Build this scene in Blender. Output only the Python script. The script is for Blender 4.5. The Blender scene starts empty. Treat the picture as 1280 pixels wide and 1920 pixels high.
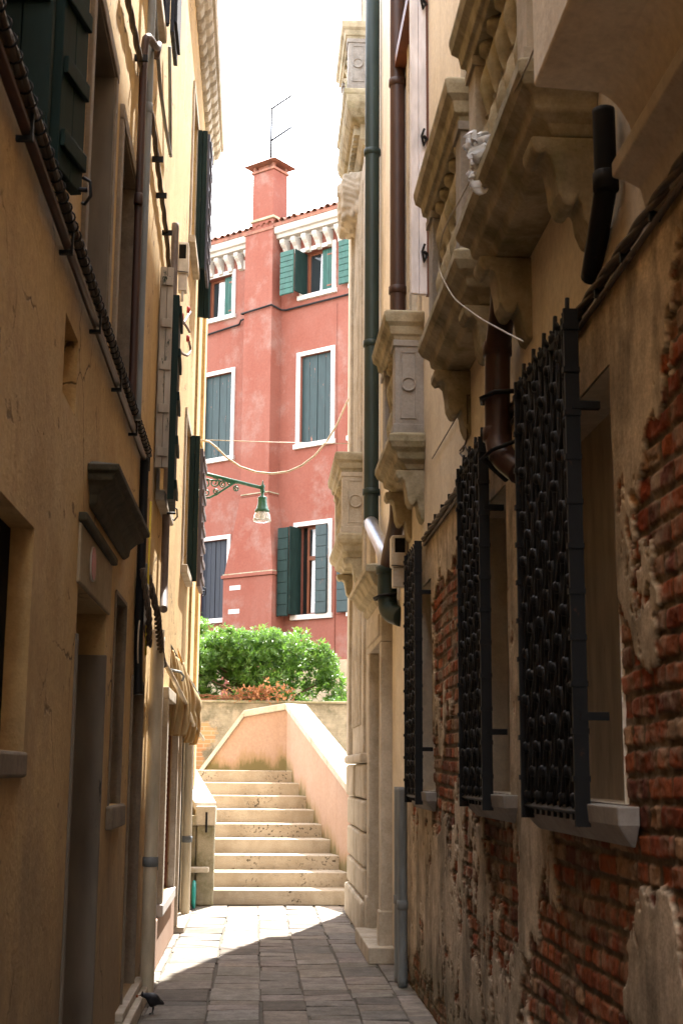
import bpy, math, random
import numpy as np
from mathutils import Vector, Matrix
random.seed(7)
R = math.radians
S = bpy.context.scene
COL = S.collection

# ------------------------------------------------------------------ camera, sky, sun, exposure
FPX = 2560.0
EYE = 1.6
_ny = np.array([480.0 - 640, 960 - 1445.0, -FPX])
_nz = np.array([96.0, -((480.0 - 640) * 96.0 + FPX * FPX) / (960 - 1445.0), -FPX])
_ny /= np.linalg.norm(_ny); _nz /= np.linalg.norm(_nz); _nx = np.cross(_ny, _nz)
cam_d = bpy.data.cameras.new('camera'); cam = bpy.data.objects.new('camera', cam_d); COL.objects.link(cam)
cam_d.sensor_fit = 'HORIZONTAL'; cam_d.sensor_width = 24; cam_d.lens = 48
cam_d.clip_start = 0.05; cam_d.clip_end = 2000
cam.matrix_world = Matrix([[*_nx, 0], [*_ny, 0], [*_nz, EYE], [0, 0, 0, 1]])
cam_d.dof.use_dof = True; cam_d.dof.focus_distance = 18.0; cam_d.dof.aperture_fstop = 8.5
S.camera = cam

SUN_AZ, SUN_EL = R(17.5), R(58)          # from +Y towards +X
w = bpy.data.worlds.new("World"); S.world = w; w.use_nodes = True
nt = w.node_tree; bg = nt.nodes['Background']
sky = nt.nodes.new('ShaderNodeTexSky'); sky.sky_type = 'NISHITA'; sky.sun_disc = False
sky.sun_elevation = SUN_EL; sky.sun_rotation = SUN_AZ; sky.air_density = 1.0; sky.dust_density = 0.7
tc = nt.nodes.new('ShaderNodeTexCoord'); mp = nt.nodes.new('ShaderNodeMapping'); mp.inputs['Scale'].default_value = (1.6, 1.6, 3.2)
nz1 = nt.nodes.new('ShaderNodeTexNoise'); nz1.inputs['Scale'].default_value = 2.3; nz1.inputs['Detail'].default_value = 7; nz1.inputs['Roughness'].default_value = .58
cr = nt.nodes.new('ShaderNodeValToRGB'); cr.color_ramp.elements[0].position = .40; cr.color_ramp.elements[1].position = .66
mx = nt.nodes.new('ShaderNodeMix'); mx.data_type = 'RGBA'; mx.inputs[7].default_value = (15, 14.6, 14.0, 1)
nt.links.new(tc.outputs['Generated'], mp.inputs['Vector']); nt.links.new(mp.outputs[0], nz1.inputs['Vector'])
nt.links.new(nz1.outputs['Fac'], cr.inputs['Fac']); nt.links.new(cr.outputs['Color'], mx.inputs[0])
nt.links.new(sky.outputs[0], mx.inputs[6]); nt.links.new(mx.outputs[2], bg.inputs['Color'])
bg.inputs['Strength'].default_value = 0.15
sd = bpy.data.lights.new('sun', 'SUN'); sun = bpy.data.objects.new('sun', sd); COL.objects.link(sun)
sd.energy = 4.5; sd.angle = R(0.5); sd.color = (1, .95, .86)
sdir = Vector((math.sin(SUN_AZ) * math.cos(SUN_EL), math.cos(SUN_AZ) * math.cos(SUN_EL), math.sin(SUN_EL)))
sun.rotation_euler = sdir.to_track_quat('Z', 'Y').to_euler(); sun.location = sdir * 60
S.view_settings.view_transform = 'Standard'; S.view_settings.look = 'None'; S.view_settings.gamma = 1
S.view_settings.exposure = 2.5
S.cycles.max_bounces = 16; S.cycles.diffuse_bounces = 10; S.cycles.glossy_bounces = 4

# ------------------------------------------------------------------ pixel -> world on a real plane (survey of the photograph)
def ray(px, py):
    d = np.array([px - 640.0, 960.0 - py, -FPX]); return np.array([d @ _nx, d @ _ny, d @ _nz])
_C = np.array([0, 0, EYE])
def onX(px, py, X): d = ray(px, py); return _C + d * (X / d[0])
def onY(px, py, Y): d = ray(px, py); return _C + d * (Y / d[1])
XL, XR = -0.82, 1.19
def LW(px, py, X=XL): p = onX(px, py, X); return float(p[1]), float(p[2])
def RW(px, py, X=XR): p = onX(px, py, X); return float(p[1]), float(p[2])

# ------------------------------------------------------------------ mesh builder and object helpers
class MB:
    def __init__(s, T=None): s.v = []; s.f = []; s.s = []; s.T = T
    def add(s, vs, fs, smooth=False):
        n = len(s.v)
        s.v += [tuple(s.T(*p)) if s.T else tuple(p) for p in vs]
        s.f += [tuple(i + n for i in f) for f in fs]; s.s += [smooth] * len(fs); return s
    def hexa(s, p): return s.add(p, [(0, 3, 2, 1), (4, 5, 6, 7), (0, 1, 5, 4), (1, 2, 6, 5), (2, 3, 7, 6), (3, 0, 4, 7)])
    def box(s, x0, x1, y0, y1, z0, z1):
        return s.hexa([(x0, y0, z0), (x1, y0, z0), (x1, y1, z0), (x0, y1, z0), (x0, y0, z1), (x1, y0, z1), (x1, y1, z1), (x0, y1, z1)])
    def prism(s, poly, axis, a, b, smooth=False):
        n = len(poly); vs = []
        for t in (a, b):
            for (p, q) in poly: vs.append({'x': (t, p, q), 'y': (p, t, q), 'z': (p, q, t)}[axis])
        s.add(vs, [tuple(range(n - 1, -1, -1)), tuple(range(n, 2 * n))])
        n0 = len(s.v) - 2 * n
        for i in range(n):
            j = (i + 1) % n; s.f.append((n0 + i, n0 + j, n0 + n + j, n0 + n + i)); s.s.append(smooth)
        return s
    def tube(s, pts, r, n=8, caps=True, flat=1.0):
        P = [Vector(p) for p in pts]; rs = r if isinstance(r, (list, tuple)) else [r] * len(P)
        up = None; vs = []; fs = []
        for i, p in enumerate(P):
            t = (P[min(i + 1, len(P) - 1)] - P[max(i - 1, 0)]).normalized()
            if up is None:
                up = Vector((0, 0, 1)) if abs(t.z) < .9 else Vector((0, 1, 0))
            a = (up - t * up.dot(t)).normalized(); b = t.cross(a); up = a
            for k in range(n):
                th = 2 * math.pi * k / n
                vs.append(tuple(p + (a * math.cos(th) + b * math.sin(th) * flat) * rs[i]))
        m = len(P)
        for i in range(m - 1):
            for k in range(n): fs.append((i * n + k, i * n + (k + 1) % n, (i + 1) * n + (k + 1) % n, (i + 1) * n + k))
        s.add(vs, fs, n > 4)
        if caps: 
            n0 = len(s.v) - m * n
            s.f.append(tuple(n0 + k for k in range(n - 1, -1, -1))); s.f.append(tuple(n0 + (m - 1) * n + k for k in range(n))); s.s += [False, False]
        return s
    def lathe(s, prof, c, n=16, smooth=True, axis='z'):
        vs = []; fs = []
        for (r, z) in prof:
            for k in range(n):
                th = 2 * math.pi * k / n; a, b = r * math.cos(th), r * math.sin(th)
                vs.append({'z': (c[0] + a, c[1] + b, c[2] + z), 'x': (c[0] + z, c[1] + a, c[2] + b), 'y': (c[0] + a, c[1] + z, c[2] + b)}[axis])
        m = len(prof)
        for i in range(m - 1):
            for k in range(n): fs.append((i * n + k, i * n + (k + 1) % n, (i + 1) * n + (k + 1) % n, (i + 1) * n + k))
        s.add(vs, fs, smooth)
        n0 = len(s.v) - m * n
        s.f.append(tuple(n0 + k for k in range(n - 1, -1, -1))); s.f.append(tuple(n0 + (m - 1) * n + k for k in range(n))); s.s += [False, False]
        return s
    def mould(s, prof, xw, y0, y1, side):
        """moulding returned round three sides of something standing on a wall at x=xw; prof = [(projection, z)], side=-1 projects to -x"""
        vs = []; fs = []
        for (o, z) in prof:
            xo = xw + side * o[0] if isinstance(o, tuple) else xw + side * o
            e = o[1] if isinstance(o, tuple) else o
            vs += [(xw, y0 - e, z), (xo, y0 - e, z), (xo, y1 + e, z), (xw, y1 + e, z)]
        m = len(prof)
        for i in range(m - 1):
            for k in range(4):
                a, b = i * 4 + k, i * 4 + (k + 1) % 4
                fs.append((a, b, b + 4, a + 4))
        fs += [(0, 1, 2, 3), tuple((m - 1) * 4 + k for k in (3, 2, 1, 0))]
        return s.add(vs, fs)
    def build(s, name, mat, parent=None, bevel=0, subsurf=0):
        me = bpy.data.meshes.new(name); me.from_pydata(s.v, [], s.f); me.update()
        me.polygons.foreach_set('use_smooth', s.s)
        me.materials.append(mat)
        o = bpy.data.objects.new(name, me); COL.objects.link(o)
        if not s.T or s.T: fix_normals(me)
        if parent: adopt(o, parent)
        if bevel:
            m = o.modifiers.new('bevel', 'BEVEL'); m.width = bevel; m.segments = 2; m.limit_method = 'ANGLE'; m.angle_limit = R(35)
        if subsurf:
            m = o.modifiers.new('subsurf', 'SUBSURF'); m.levels = subsurf; m.render_levels = subsurf
        return o
import bmesh
def fix_normals(me):
    bm = bmesh.new(); bm.from_mesh(me); bmesh.ops.recalc_face_normals(bm, faces=bm.faces); bm.to_mesh(me); bm.free()
WM = {}
def adopt(o, parent):
    o.parent = parent; m = WM.get(parent.name)
    if m is not None: o.matrix_parent_inverse = m.inverted()
def tag(o, label, cat, group=None, kind=None):
    o['label'] = label; o['category'] = cat
    if group: o['group'] = group
    if kind: o['kind'] = kind
    return o
def thing(name, label, cat, loc, group=None):
    o = bpy.data.objects.new(name, None); COL.objects.link(o); o.location = loc; o.empty_display_size = .2
    WM[o.name] = Matrix.Translation(Vector(loc)); return tag(o, label, cat, group)
def struct(o): o['kind'] = 'structure'; return o

# ------------------------------------------------------------------ materials
def newmat(name):
    m = bpy.data.materials.new(name); m.use_nodes = True; return m, m.node_tree, m.node_tree.nodes['Principled BSDF']
def N(t, kind, **kw):
    n = t.nodes.new(kind)
    for k, v in kw.items():
        if k in n.inputs: n.inputs[k].default_value = v
        else: setattr(n, k, v)
    return n
def noise(t, vec, scale, detail=5, rough=.6, stretch=None):
    if stretch:
        m = N(t, 'ShaderNodeMapping'); m.inputs['Scale'].default_value = stretch; t.links.new(vec, m.inputs['Vector']); vec = m.outputs[0]
    n = N(t, 'ShaderNodeTexNoise', Scale=scale, Detail=detail, Roughness=rough); t.links.new(vec, n.inputs['Vector']); return n.outputs['Fac']
def ramp(t, fac, p0, p1):
    r = N(t, 'ShaderNodeMapRange'); r.inputs[1].default_value = p0; r.inputs[2].default_value = p1; t.links.new(fac, r.inputs[0]); return r.outputs[0]
def mix(t, fac, a, b, mode='MIX'):
    m = N(t, 'ShaderNodeMix', data_type='RGBA', blend_type=mode)
    for s, v in ((0, fac), (6, a), (7, b)):
        if isinstance(v, (tuple, list)): m.inputs[s].default_value = (*v, 1) if len(v) == 3 else v
        elif isinstance(v, (int, float)): m.inputs[s].default_value = v
        else: t.links.new(v, m.inputs[s])
    return m.outputs[2]
def bump(t, b, h, strength, dist=.01):
    n = N(t, 'ShaderNodeBump', Strength=strength, Distance=dist); t.links.new(h, n.inputs['Height']); t.links.new(n.outputs[0], b.inputs['Normal'])
def addm(t, a, b, f=1.0):
    m = N(t, 'ShaderNodeMath', operation='MULTIPLY_ADD'); t.links.new(b, m.inputs[0]); m.inputs[1].default_value = f; t.links.new(a, m.inputs[2]); return m.outputs[0]
def surf(name, base, dark, pale=None, scale=2.0, streak=True, fine=40, bstr=.35, bdist=.006, rough=.9, amount=.6, pale_amt=.5, pits=False, green=None, grime=None, cracks=None):
    """weathered mineral surface: big blotches, rain streaks, fine grain"""
    m, t, b = newmat(name); tc = N(t, 'ShaderNodeTexCoord').outputs['Object']
    big = noise(t, tc, scale, 8, .65)
    c = mix(t, ramp(t, big, .42, .68), base, dark)
    m2 = N(t, 'ShaderNodeMath', operation='MULTIPLY'); m2.inputs[1].default_value = amount
    t.links.new(ramp(t, big, .42, .68), m2.inputs[0])
    c = mix(t, m2.outputs[0], base, dark)
    if streak:
        st = noise(t, tc, 5, 5, .6, (1, 1, .09)); m3 = N(t, 'ShaderNodeMath', operation='MULTIPLY'); m3.inputs[1].default_value = .45
        t.links.new(ramp(t, st, .5, .72), m3.inputs[0]); c = mix(t, m3.outputs[0], c, dark)
    if pale:
        pn = noise(t, tc, scale * 1.7, 8, .7); m4 = N(t, 'ShaderNodeMath', operation='MULTIPLY'); m4.inputs[1].default_value = pale_amt
        t.links.new(ramp(t, pn, .52, .66), m4.inputs[0]); c = mix(t, m4.outputs[0], c, pale)
    if green:
        gn = noise(t, tc, 3.1, 8, .7); m5 = N(t, 'ShaderNodeMath', operation='MULTIPLY'); m5.inputs[1].default_value = .5
        t.links.new(ramp(t, gn, .53, .68), m5.inputs[0]); c = mix(t, m5.outputs[0], c, green)
    if grime:      # damp band with a ragged upper edge, from the ground up
        sp = N(t, 'ShaderNodeSeparateXYZ'); t.links.new(tc, sp.inputs[0]); gn2 = noise(t, tc, 1.6, 8, .7, (1, 1, .5))
        mm = N(t, 'ShaderNodeMath', operation='MULTIPLY_ADD'); t.links.new(gn2, mm.inputs[0]); mm.inputs[1].default_value = -3.2; t.links.new(sp.outputs[2], mm.inputs[2])
        gm = N(t, 'ShaderNodeMath', operation='MULTIPLY'); gm.inputs[1].default_value = .75; t.links.new(ramp(t, mm.outputs[0], grime[0], grime[1]), gm.inputs[0]); c = mix(t, gm.outputs[0], c, grime[2])
    fn = noise(t, tc, fine, 6, .7)
    c = mix(t, .35, c, mix(t, ramp(t, fn, .3, .7), (.55, .55, .55), (1.25, 1.25, 1.25)), 'MULTIPLY')
    h = addm(t, fn, big, 1.6)
    if cracks:     # hairline cracks and scraped scars, in patches
        dn = N(t, 'ShaderNodeTexNoise', Scale=3.0, Detail=6); t.links.new(tc, dn.inputs['Vector']); dm = N(t, 'ShaderNodeVectorMath', operation='MULTIPLY_ADD'); t.links.new(dn.outputs['Color'], dm.inputs[0]); dm.inputs[1].default_value = (.5, .5, .5); t.links.new(tc, dm.inputs[2])
        vo2 = N(t, 'ShaderNodeTexVoronoi', feature='DISTANCE_TO_EDGE', Scale=cracks); t.links.new(dm.outputs[0], vo2.inputs['Vector']); ck = ramp(t, vo2.outputs['Distance'], .012, .002)
        zn = ramp(t, noise(t, tc, .9, 4, .6), .50, .60); cm = N(t, 'ShaderNodeMath', operation='MULTIPLY'); t.links.new(ck, cm.inputs[0]); t.links.new(zn, cm.inputs[1])
        c = mix(t, cm.outputs[0], c, tuple(x * .3 for x in dark)); h = addm(t, h, cm.outputs[0], -.8)
        sc = noise(t, tc, 4.2, 7, .65, (1, 1, 1.6)); sm = ramp(t, sc, .655, .675); c = mix(t, sm, c, tuple(x * .62 for x in dark)); h = addm(t, h, sm, -.5)
    if pits:
        vo = N(t, 'ShaderNodeTexNoise', Scale=26, Detail=3, Roughness=.5); t.links.new(tc, vo.inputs['Vector'])
        zone = noise(t, tc, 1.5, 4, .6)
        pm = N(t, 'ShaderNodeMath', operation='MULTIPLY'); t.links.new(ramp(t, vo.outputs['Fac'], .58, .64), pm.inputs[0]); t.links.new(ramp(t, zone, .48, .62), pm.inputs[1])
        c = mix(t, pm.outputs[0], c, tuple(x * .35 for x in dark)); h = addm(t, h, pm.outputs[0], -1.5)
    t.links.new(c, b.inputs['Base Color']); b.inputs['Roughness'].default_value = rough
    b.inputs['Specular IOR Level'].default_value = .25
    bump(t, b, h, bstr, bdist); return m
def paint(name, base, wear=None, rough=.55, wear_amt=.0, metal=0, scale=9, vert=True, spec=.35):
    m, t, b = newmat(name); tc = N(t, 'ShaderNodeTexCoord').outputs['Object']
    n1 = noise(t, tc, scale, 6, .6, (1, 1, .3) if vert else None)
    c = mix(t, ramp(t, n1, .3, .7), tuple(x * .72 for x in base), tuple(min(1, x * 1.2) for x in base))
    if wear:
        n2 = noise(t, tc, 14, 8, .7, (1, 1, .22) if vert else None); c = mix(t, ramp(t, n2, .70 - wear_amt, .74 - wear_amt), c, wear)
    t.links.new(c, b.inputs['Base Color']); b.inputs['Roughness'].default_value = rough; b.inputs['Metallic'].default_value = metal
    b.inputs['Specular IOR Level'].default_value = spec
    bump(t, b, noise(t, tc, 60, 4, .6, (1, 1, .2) if vert else None), .25, .003); return m

M = {}
M['ochre'] = surf('ochre_plaster', (.57, .395, .185), (.40, .26, .115), (.62, .455, .25), 1.1, amount=.8, fine=26, bstr=.55, bdist=.014, cracks=1.1, grime=(-.2, -1.1, (.23, .165, .10)))
M['cream'] = surf('cream_plaster', (.80, .715, .58), (.58, .50, .395), (.85, .785, .68), 1.3, amount=.8, fine=30, pale_amt=.6, bstr=.45, bdist=.01, grime=(-.6, -1.5, (.40, .33, .24)))
M['red'] = surf('red_plaster', (.215, .080, .058), (.19, .053, .034), (.245, .145, .12), .5, amount=.8, pale_amt=.7, fine=18, bstr=.2)
M['orange'] = surf('orange_plaster', (.37, .25, .188), (.33, .205, .14), (.40, .285, .22), 1.2, fine=22, bstr=.3)
M['stone'] = surf('istrian_stone', (.52, .46, .375), (.27, .225, .16), (.60, .55, .48), 3.0, fine=55, amount=.7, bdist=.008)
M['stone_moss'] = surf('weathered_stone', (.46, .40, .28), (.17, .145, .085), (.50, .45, .34), 4.0, fine=60, amount=.9, green=(.20, .19, .07), bdist=.01)
M['stone_grey'] = surf('grey_stone', (.36, .33, .30), (.20, .18, .16), (.44, .42, .39), 2.6, fine=45, amount=.8)
M['white_stone'] = surf('white_stone', (.56, .53, .51), (.42, .38, .36), None, 3.0, fine=40, amount=.5, bstr=.2)
def stair_damp(m):
    t = m.node_tree; b = t.nodes['Principled BSDF']; tc = N(t, 'ShaderNodeTexCoord').outputs['Object']; sp = N(t, 'ShaderNodeSeparateXYZ'); t.links.new(tc, sp.inputs[0])
    a = N(t, 'ShaderNodeMath', operation='MULTIPLY_ADD'); t.links.new(sp.outputs[1], a.inputs[0]); a.inputs[1].default_value = .381; a.inputs[2].default_value = -.381 * 17.0
    mn = N(t, 'ShaderNodeMath', operation='MINIMUM'); t.links.new(a.outputs[0], mn.inputs[0]); mn.inputs[1].default_value = 1.62
    h = N(t, 'ShaderNodeMath', operation='SUBTRACT'); t.links.new(sp.outputs[2], h.inputs[0]); t.links.new(mn.outputs[0], h.inputs[1])
    n = noise(t, tc, 3.2, 8, .7, (1, 1, .35)); k = N(t, 'ShaderNodeMath', operation='MULTIPLY_ADD'); t.links.new(n, k.inputs[0]); k.inputs[1].default_value = -1.0; t.links.new(h.outputs[0], k.inputs[2])
    old = b.inputs['Base Color'].links[0].from_socket; c = mix(t, ramp(t, k.outputs[0], -.22, -.34), old, (.30, .20, .12)); c = mix(t, ramp(t, k.outputs[0], -.36, -.48), c, (.15, .12, .05)); t.links.new(c, b.inputs['Base Color'])
stair_damp(M['orange'])
M['step'] = surf('step_stone', (.43, .365, .285), (.29, .235, .17), (.47, .41, .33), 2.2, fine=70, amount=.85, streak=True, pits=True, bdist=.008)
M['garden'] = surf('old_render', (.42, .34, .23), (.24, .20, .13), (.48, .38, .27), 1.6, fine=24, amount=.9, green=(.28, .24, .13))
M['mould'] = surf('mossy_concrete', (.34, .30, .22), (.16, .15, .08), (.40, .36, .29), 5, fine=80, amount=1, green=(.14, .15, .04), bdist=.02)
M['tile'] = surf('clay_tile', (.28, .12, .08), (.14, .07, .055), (.36, .22, .15), 4, fine=30, streak=False, amount=.9)
M['dark'] = paint('dark_interior', (.012, .011, .010), rough=.9, spec=.1)
M['dkgreen'] = paint('dark_green_paint', (.009, .022, .019), (.07, .065, .05), .65, .05, spec=.15)
M['teal'] = paint('green_shutter_paint', (.016, .072, .055), (.16, .14, .11), .5, .02)
M['slate'] = paint('slate_green_paint', (.014, .031, .032), (.25, .10, .06), .5, .06)
M['navy'] = paint('navy_paint', (.007, .010, .020), (.20, .12, .08), .55, .02)
M['bluegrey'] = paint('blue_grey_paint', (.085, .085, .11), None, .5)
M['brownpaint'] = paint('purple_brown_paint', (.13, .10, .10), None, .6)
M['peel'] = paint('peeling_paint', (.33, .29, .24), (.022, .035, .028), .75, .11)
M['whitepaint'] = paint('white_paint', (.72, .70, .74), (.4, .38, .35), .5, .0)
M['wood'] = paint('brown_wood', (.17, .060, .030), None, .45)
M['greywood'] = paint('grey_wood', (.18, .15, .115), (.035, .03, .025), .8, .05, scale=5)
M['board'] = paint('beige_board', (.46, .39, .30), (.12, .09, .06), .85, .04)
M['iron'] = paint('black_iron', (.008, .008, .009), (.05, .022, .012), .6, .05, vert=False, spec=.22)
M['greenpipe'] = paint('green_copper_pipe', (.012, .026, .023), (.05, .11, .08), .5, .04, spec=.35)
M['brownpipe'] = paint('brown_copper_pipe', (.050, .022, .016), (.03, .018, .014), .48, .10, spec=.35)
M['greypipe'] = paint('grey_metal_pipe', (.17, .185, .19), (.10, .07, .05), .5, .04, spec=.5)
M['creampipe'] = paint('cream_pipe', (.58, .50, .36), (.25, .19, .12), .5, .03)
M['whitepipe'] = paint('white_pipe', (.74, .74, .72), None, .35)
M['corbel'] = surf('corbel_stone', (.44, .41, .37), (.30, .27, .23), None, 3.0, fine=40, amount=.6, bstr=.2)
M['blackstone'] = surf('blackened_stone', (.080, .066, .042), (.035, .032, .020), (.13, .11, .075), 4, fine=50, amount=.9)
M['palecord'] = paint('pale_cord', (.33, .28, .21), None, .7, vert=False)
M['stone_brown'] = surf('grimy_brown_stone', (.25, .20, .145), (.13, .10, .07), (.32, .27, .20), 2.6, fine=45, amount=.8)
M['cable'] = paint('cable_sheath', (.09, .065, .045), (.18, .13, .09), .7, .1, vert=False)
M['greycable'] = paint('grey_cable', (.15, .12, .11), None, .6, vert=False)
M['beigehose'] = paint('beige_hose', (.62, .52, .38), None, .5, vert=False)
M['lampgreen'] = paint('lamp_green', (.012, .105, .060), (.05, .14, .10), .35, .02, vert=False, spec=.6)
M['greybox'] = paint('beige_box', (.56, .52, .45), (.35, .26, .16), .5, .03, vert=False)
M['redtip'] = paint('red_plastic', (.36, .03, .03), None, .4, vert=False)
M['tealplastic'] = paint('teal_plastic', (.01, .23, .20), None, .4, vert=False)
M['yellow'] = paint('yellow_cable', (.62, .46, .04), (.03, .03, .02), .6, .0, vert=False)
M['vent'] = paint('pale_vent', (.55, .50, .45), None, .6)
M['curtain'] = paint('curtain', (.62, .62, .66), None, .8)
M['galv'] = paint('galvanised', (.36, .36, .38), None, .35, 0, .7)
m, t, b = newmat('window_glass'); b.inputs['Base Color'].default_value = (.02, .024, .026, 1); b.inputs['Roughness'].default_value = .06; M['glass'] = m
m, t, b = newmat('lamp_glass'); b.inputs['Base Color'].default_value = (.9, .9, .88, 1); b.inputs['Roughness'].default_value = .12; b.inputs['Transmission Weight'].default_value = .75; b.inputs['IOR'].default_value = 1.2; M['lampglass'] = m
m, t, b = newmat('canvas'); tcv = N(t, 'ShaderNodeTexCoord').outputs['Object']
cc = mix(t, ramp(t, noise(t, tcv, 6, 6, .6), .35, .65), (.36, .27, .12), (.50, .40, .22)); t.links.new(cc, b.inputs['Base Color']); b.inputs['Roughness'].default_value = .85
tr = N(t, 'ShaderNodeBsdfTranslucent'); tr.inputs[0].default_value = (.75, .45, .12, 1); ms = N(t, 'ShaderNodeMixShader'); ms.inputs[0].default_value = .35
out = t.nodes['Material Output']; t.links.new(b.outputs[0], ms.inputs[1]); t.links.new(tr.outputs[0], ms.inputs[2]); t.links.new(ms.outputs[0], out.inputs[0]); M['canvas'] = m
m, t, b = newmat('plastic_film'); b.inputs['Base Color'].default_value = (.8, .8, .8, 1); b.inputs['Roughness'].default_value = .3
tr = N(t, 'ShaderNodeBsdfTranslucent'); tr.inputs[0].default_value = (.8, .8, .8, 1); ms = N(t, 'ShaderNodeMixShader'); ms.inputs[0].default_value = .4
out = t.nodes['Material Output']; t.links.new(b.outputs[0], ms.inputs[1]); t.links.new(tr.outputs[0], ms.inputs[2]); t.links.new(ms.outputs[0], out.inputs[0]); M['film'] = m
def leafmat(name, c1, c2, tcol, trans=.4, rough=.35):
    m, t, b = newmat(name); g = N(t, 'ShaderNodeAttribute', attribute_name='tone').outputs['Fac']
    c = mix(t, g, c1, c2); t.links.new(c, b.inputs['Base Color']); b.inputs['Roughness'].default_value = rough
    tr = N(t, 'ShaderNodeBsdfTranslucent'); t.links.new(mix(t, .5, c, tcol), tr.inputs[0]); ms = N(t, 'ShaderNodeMixShader'); ms.inputs[0].default_value = trans
    out = t.nodes['Material Output']; t.links.new(b.outputs[0], ms.inputs[1]); t.links.new(tr.outputs[0], ms.inputs[2]); t.links.new(ms.outputs[0], out.inputs[0]); return m
M['leaf'] = leafmat('green_leaf', (.020, .070, .014), (.105, .21, .03), (.26, .50, .06))
M['deadleaf'] = leafmat('dead_leaf', (.20, .07, .028), (.40, .19, .08), (.5, .22, .06), .15, .8)
M['bark'] = surf('bark', (.10, .07, .045), (.05, .035, .02), None, 8, fine=40)
def colattr(name, bstr=.5, bdist=.006, fine=70, rough=.92, spec=.2):
    m, t, b = newmat(name); tc = N(t, 'ShaderNodeTexCoord').outputs['Object']
    g = N(t, 'ShaderNodeAttribute', attribute_name='albedo').outputs['Color']
    fn = noise(t, tc, fine, 7, .7); mid = noise(t, tc, 9, 6, .65)
    c = mix(t, .6, g, mix(t, ramp(t, fn, .3, .7), (.5, .5, .5), (1.35, 1.35, 1.35)), 'MULTIPLY')
    c = mix(t, .75, c, mix(t, ramp(t, mid, .3, .7), (.48, .46, .43), (1.3, 1.3, 1.3)), 'MULTIPLY'); lg = noise(t, tc, 2.1, 6, .7); c = mix(t, .6, c, mix(t, ramp(t, lg, .35, .65), (.6, .58, .54), (1.15, 1.15, 1.15)), 'MULTIPLY')
    t.links.new(c, b.inputs['Base Color']); b.inputs['Roughness'].default_value = rough; b.inputs['Specular IOR Level'].default_value = spec
    bump(t, b, addm(t, fn, mid, .8), bstr, bdist); return m
M['brickwall'] = colattr('peeling_brick_wall')
M['paver'] = colattr('paving_stone', .35, .004, 50, .75, .3)

# ------------------------------------------------------------------ ground and paving
def attr_color(me, name, arr):
    a = me.attributes.new(name, 'FLOAT_COLOR', 'POINT'); a.data.foreach_set('color', np.ascontiguousarray(arr, dtype=np.float32).ravel())
g = MB(); g.add([(-150, -60, -.03), (150, -60, -.03), (150, 250, -.03), (-150, 250, -.03)], [(0, 1, 2, 3)])
struct(g.build('ground', surf('packed_soil', (.15, .13, .10), (.09, .08, .06), None, 2, fine=20, streak=False)))

def paving():
    rng = random.Random(3); V = []; F = []; Cc = []
    edges = [-3.1, -2.55, -2.0, -1.5, -1.1, -.72, -.30, .06, .37, .72, 1.04, 1.36, 1.9, 2.4, 3.0]
    gap = .005
    for i in range(len(edges) - 1):
        xa, xb = edges[i], edges[i + 1]
        y = -6 + rng.random() * .4
        while y < 24:
            L = rng.choice([.18, .22, .26, .30, .34, .40, .52]); 
            if xb < -.9 or xa > 1.3:
                if y < 15.6: y += L; continue
            j = lambda s: rng.uniform(-s, s)
            dz = j(.003); t = rng.random()
            base = np.array([.235, .205, .175]) * (.72 + .5 * t) * np.array([1 + j(.05), 1, 1 + j(.06)])
            if rng.random() < .22: base = base * rng.choice([.62, .72, 1.18])
            bv = .006
            n = len(V); tl = j(.004)
            x0, x1, y0, y1 = xa + gap + j(.012), xb - gap + j(.012), y + gap * .6 + j(.003), y + L - gap * .6 + j(.003)
            sk = j(.03)
            for (x, yy, q) in ((x0, y0, 0), (x1, y0 + sk, 0), (x1, y1 + sk, 0), (x0, y1, 0)): V.append((x, yy, -.02)); Cc.append((*(base * .4), 1))
            for (x, yy) in ((x0, y0), (x1, y0 + sk), (x1, y1 + sk), (x0, y1)): V.append((x, yy, dz - bv)); Cc.append((*(base * .8), 1))
            for (sx, sy, x, yy) in ((1, 1, x0, y0), (-1, 1, x1, y0 + sk), (-1, -1, x1, y1 + sk), (1, -1, x0, y1)): V.append((x + sx * bv, yy + sy * bv, dz + sx * tl)); Cc.append((*base, 1))
            for k in range(4):
                a, b = k, (k + 1) % 4; F.append((n + a, n + b, n + 4 + b, n + 4 + a)); F.append((n + 4 + a, n + 4 + b, n + 8 + b, n + 8 + a))
            F.append((n + 8, n + 9, n + 10, n + 11)); y += L
    me = bpy.data.meshes.new('paving'); me.from_pydata(V, [], F); me.materials.append(M['paver']); attr_color(me, 'albedo', np.array(Cc))
    o = bpy.data.objects.new('paving', me); COL.objects.link(o); struct(o)
    b = MB(); b.add([(-3.1, -6, -.011), (3, -6, -.011), (3, 24, -.011), (-3.1, 24, -.011)], [(0, 1, 2, 3)])
    struct(b.build('paving_bed', surf('mortar_bed', (.13, .115, .095), (.08, .07, .055), None, 5, fine=60, streak=False)))
paving()

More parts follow.
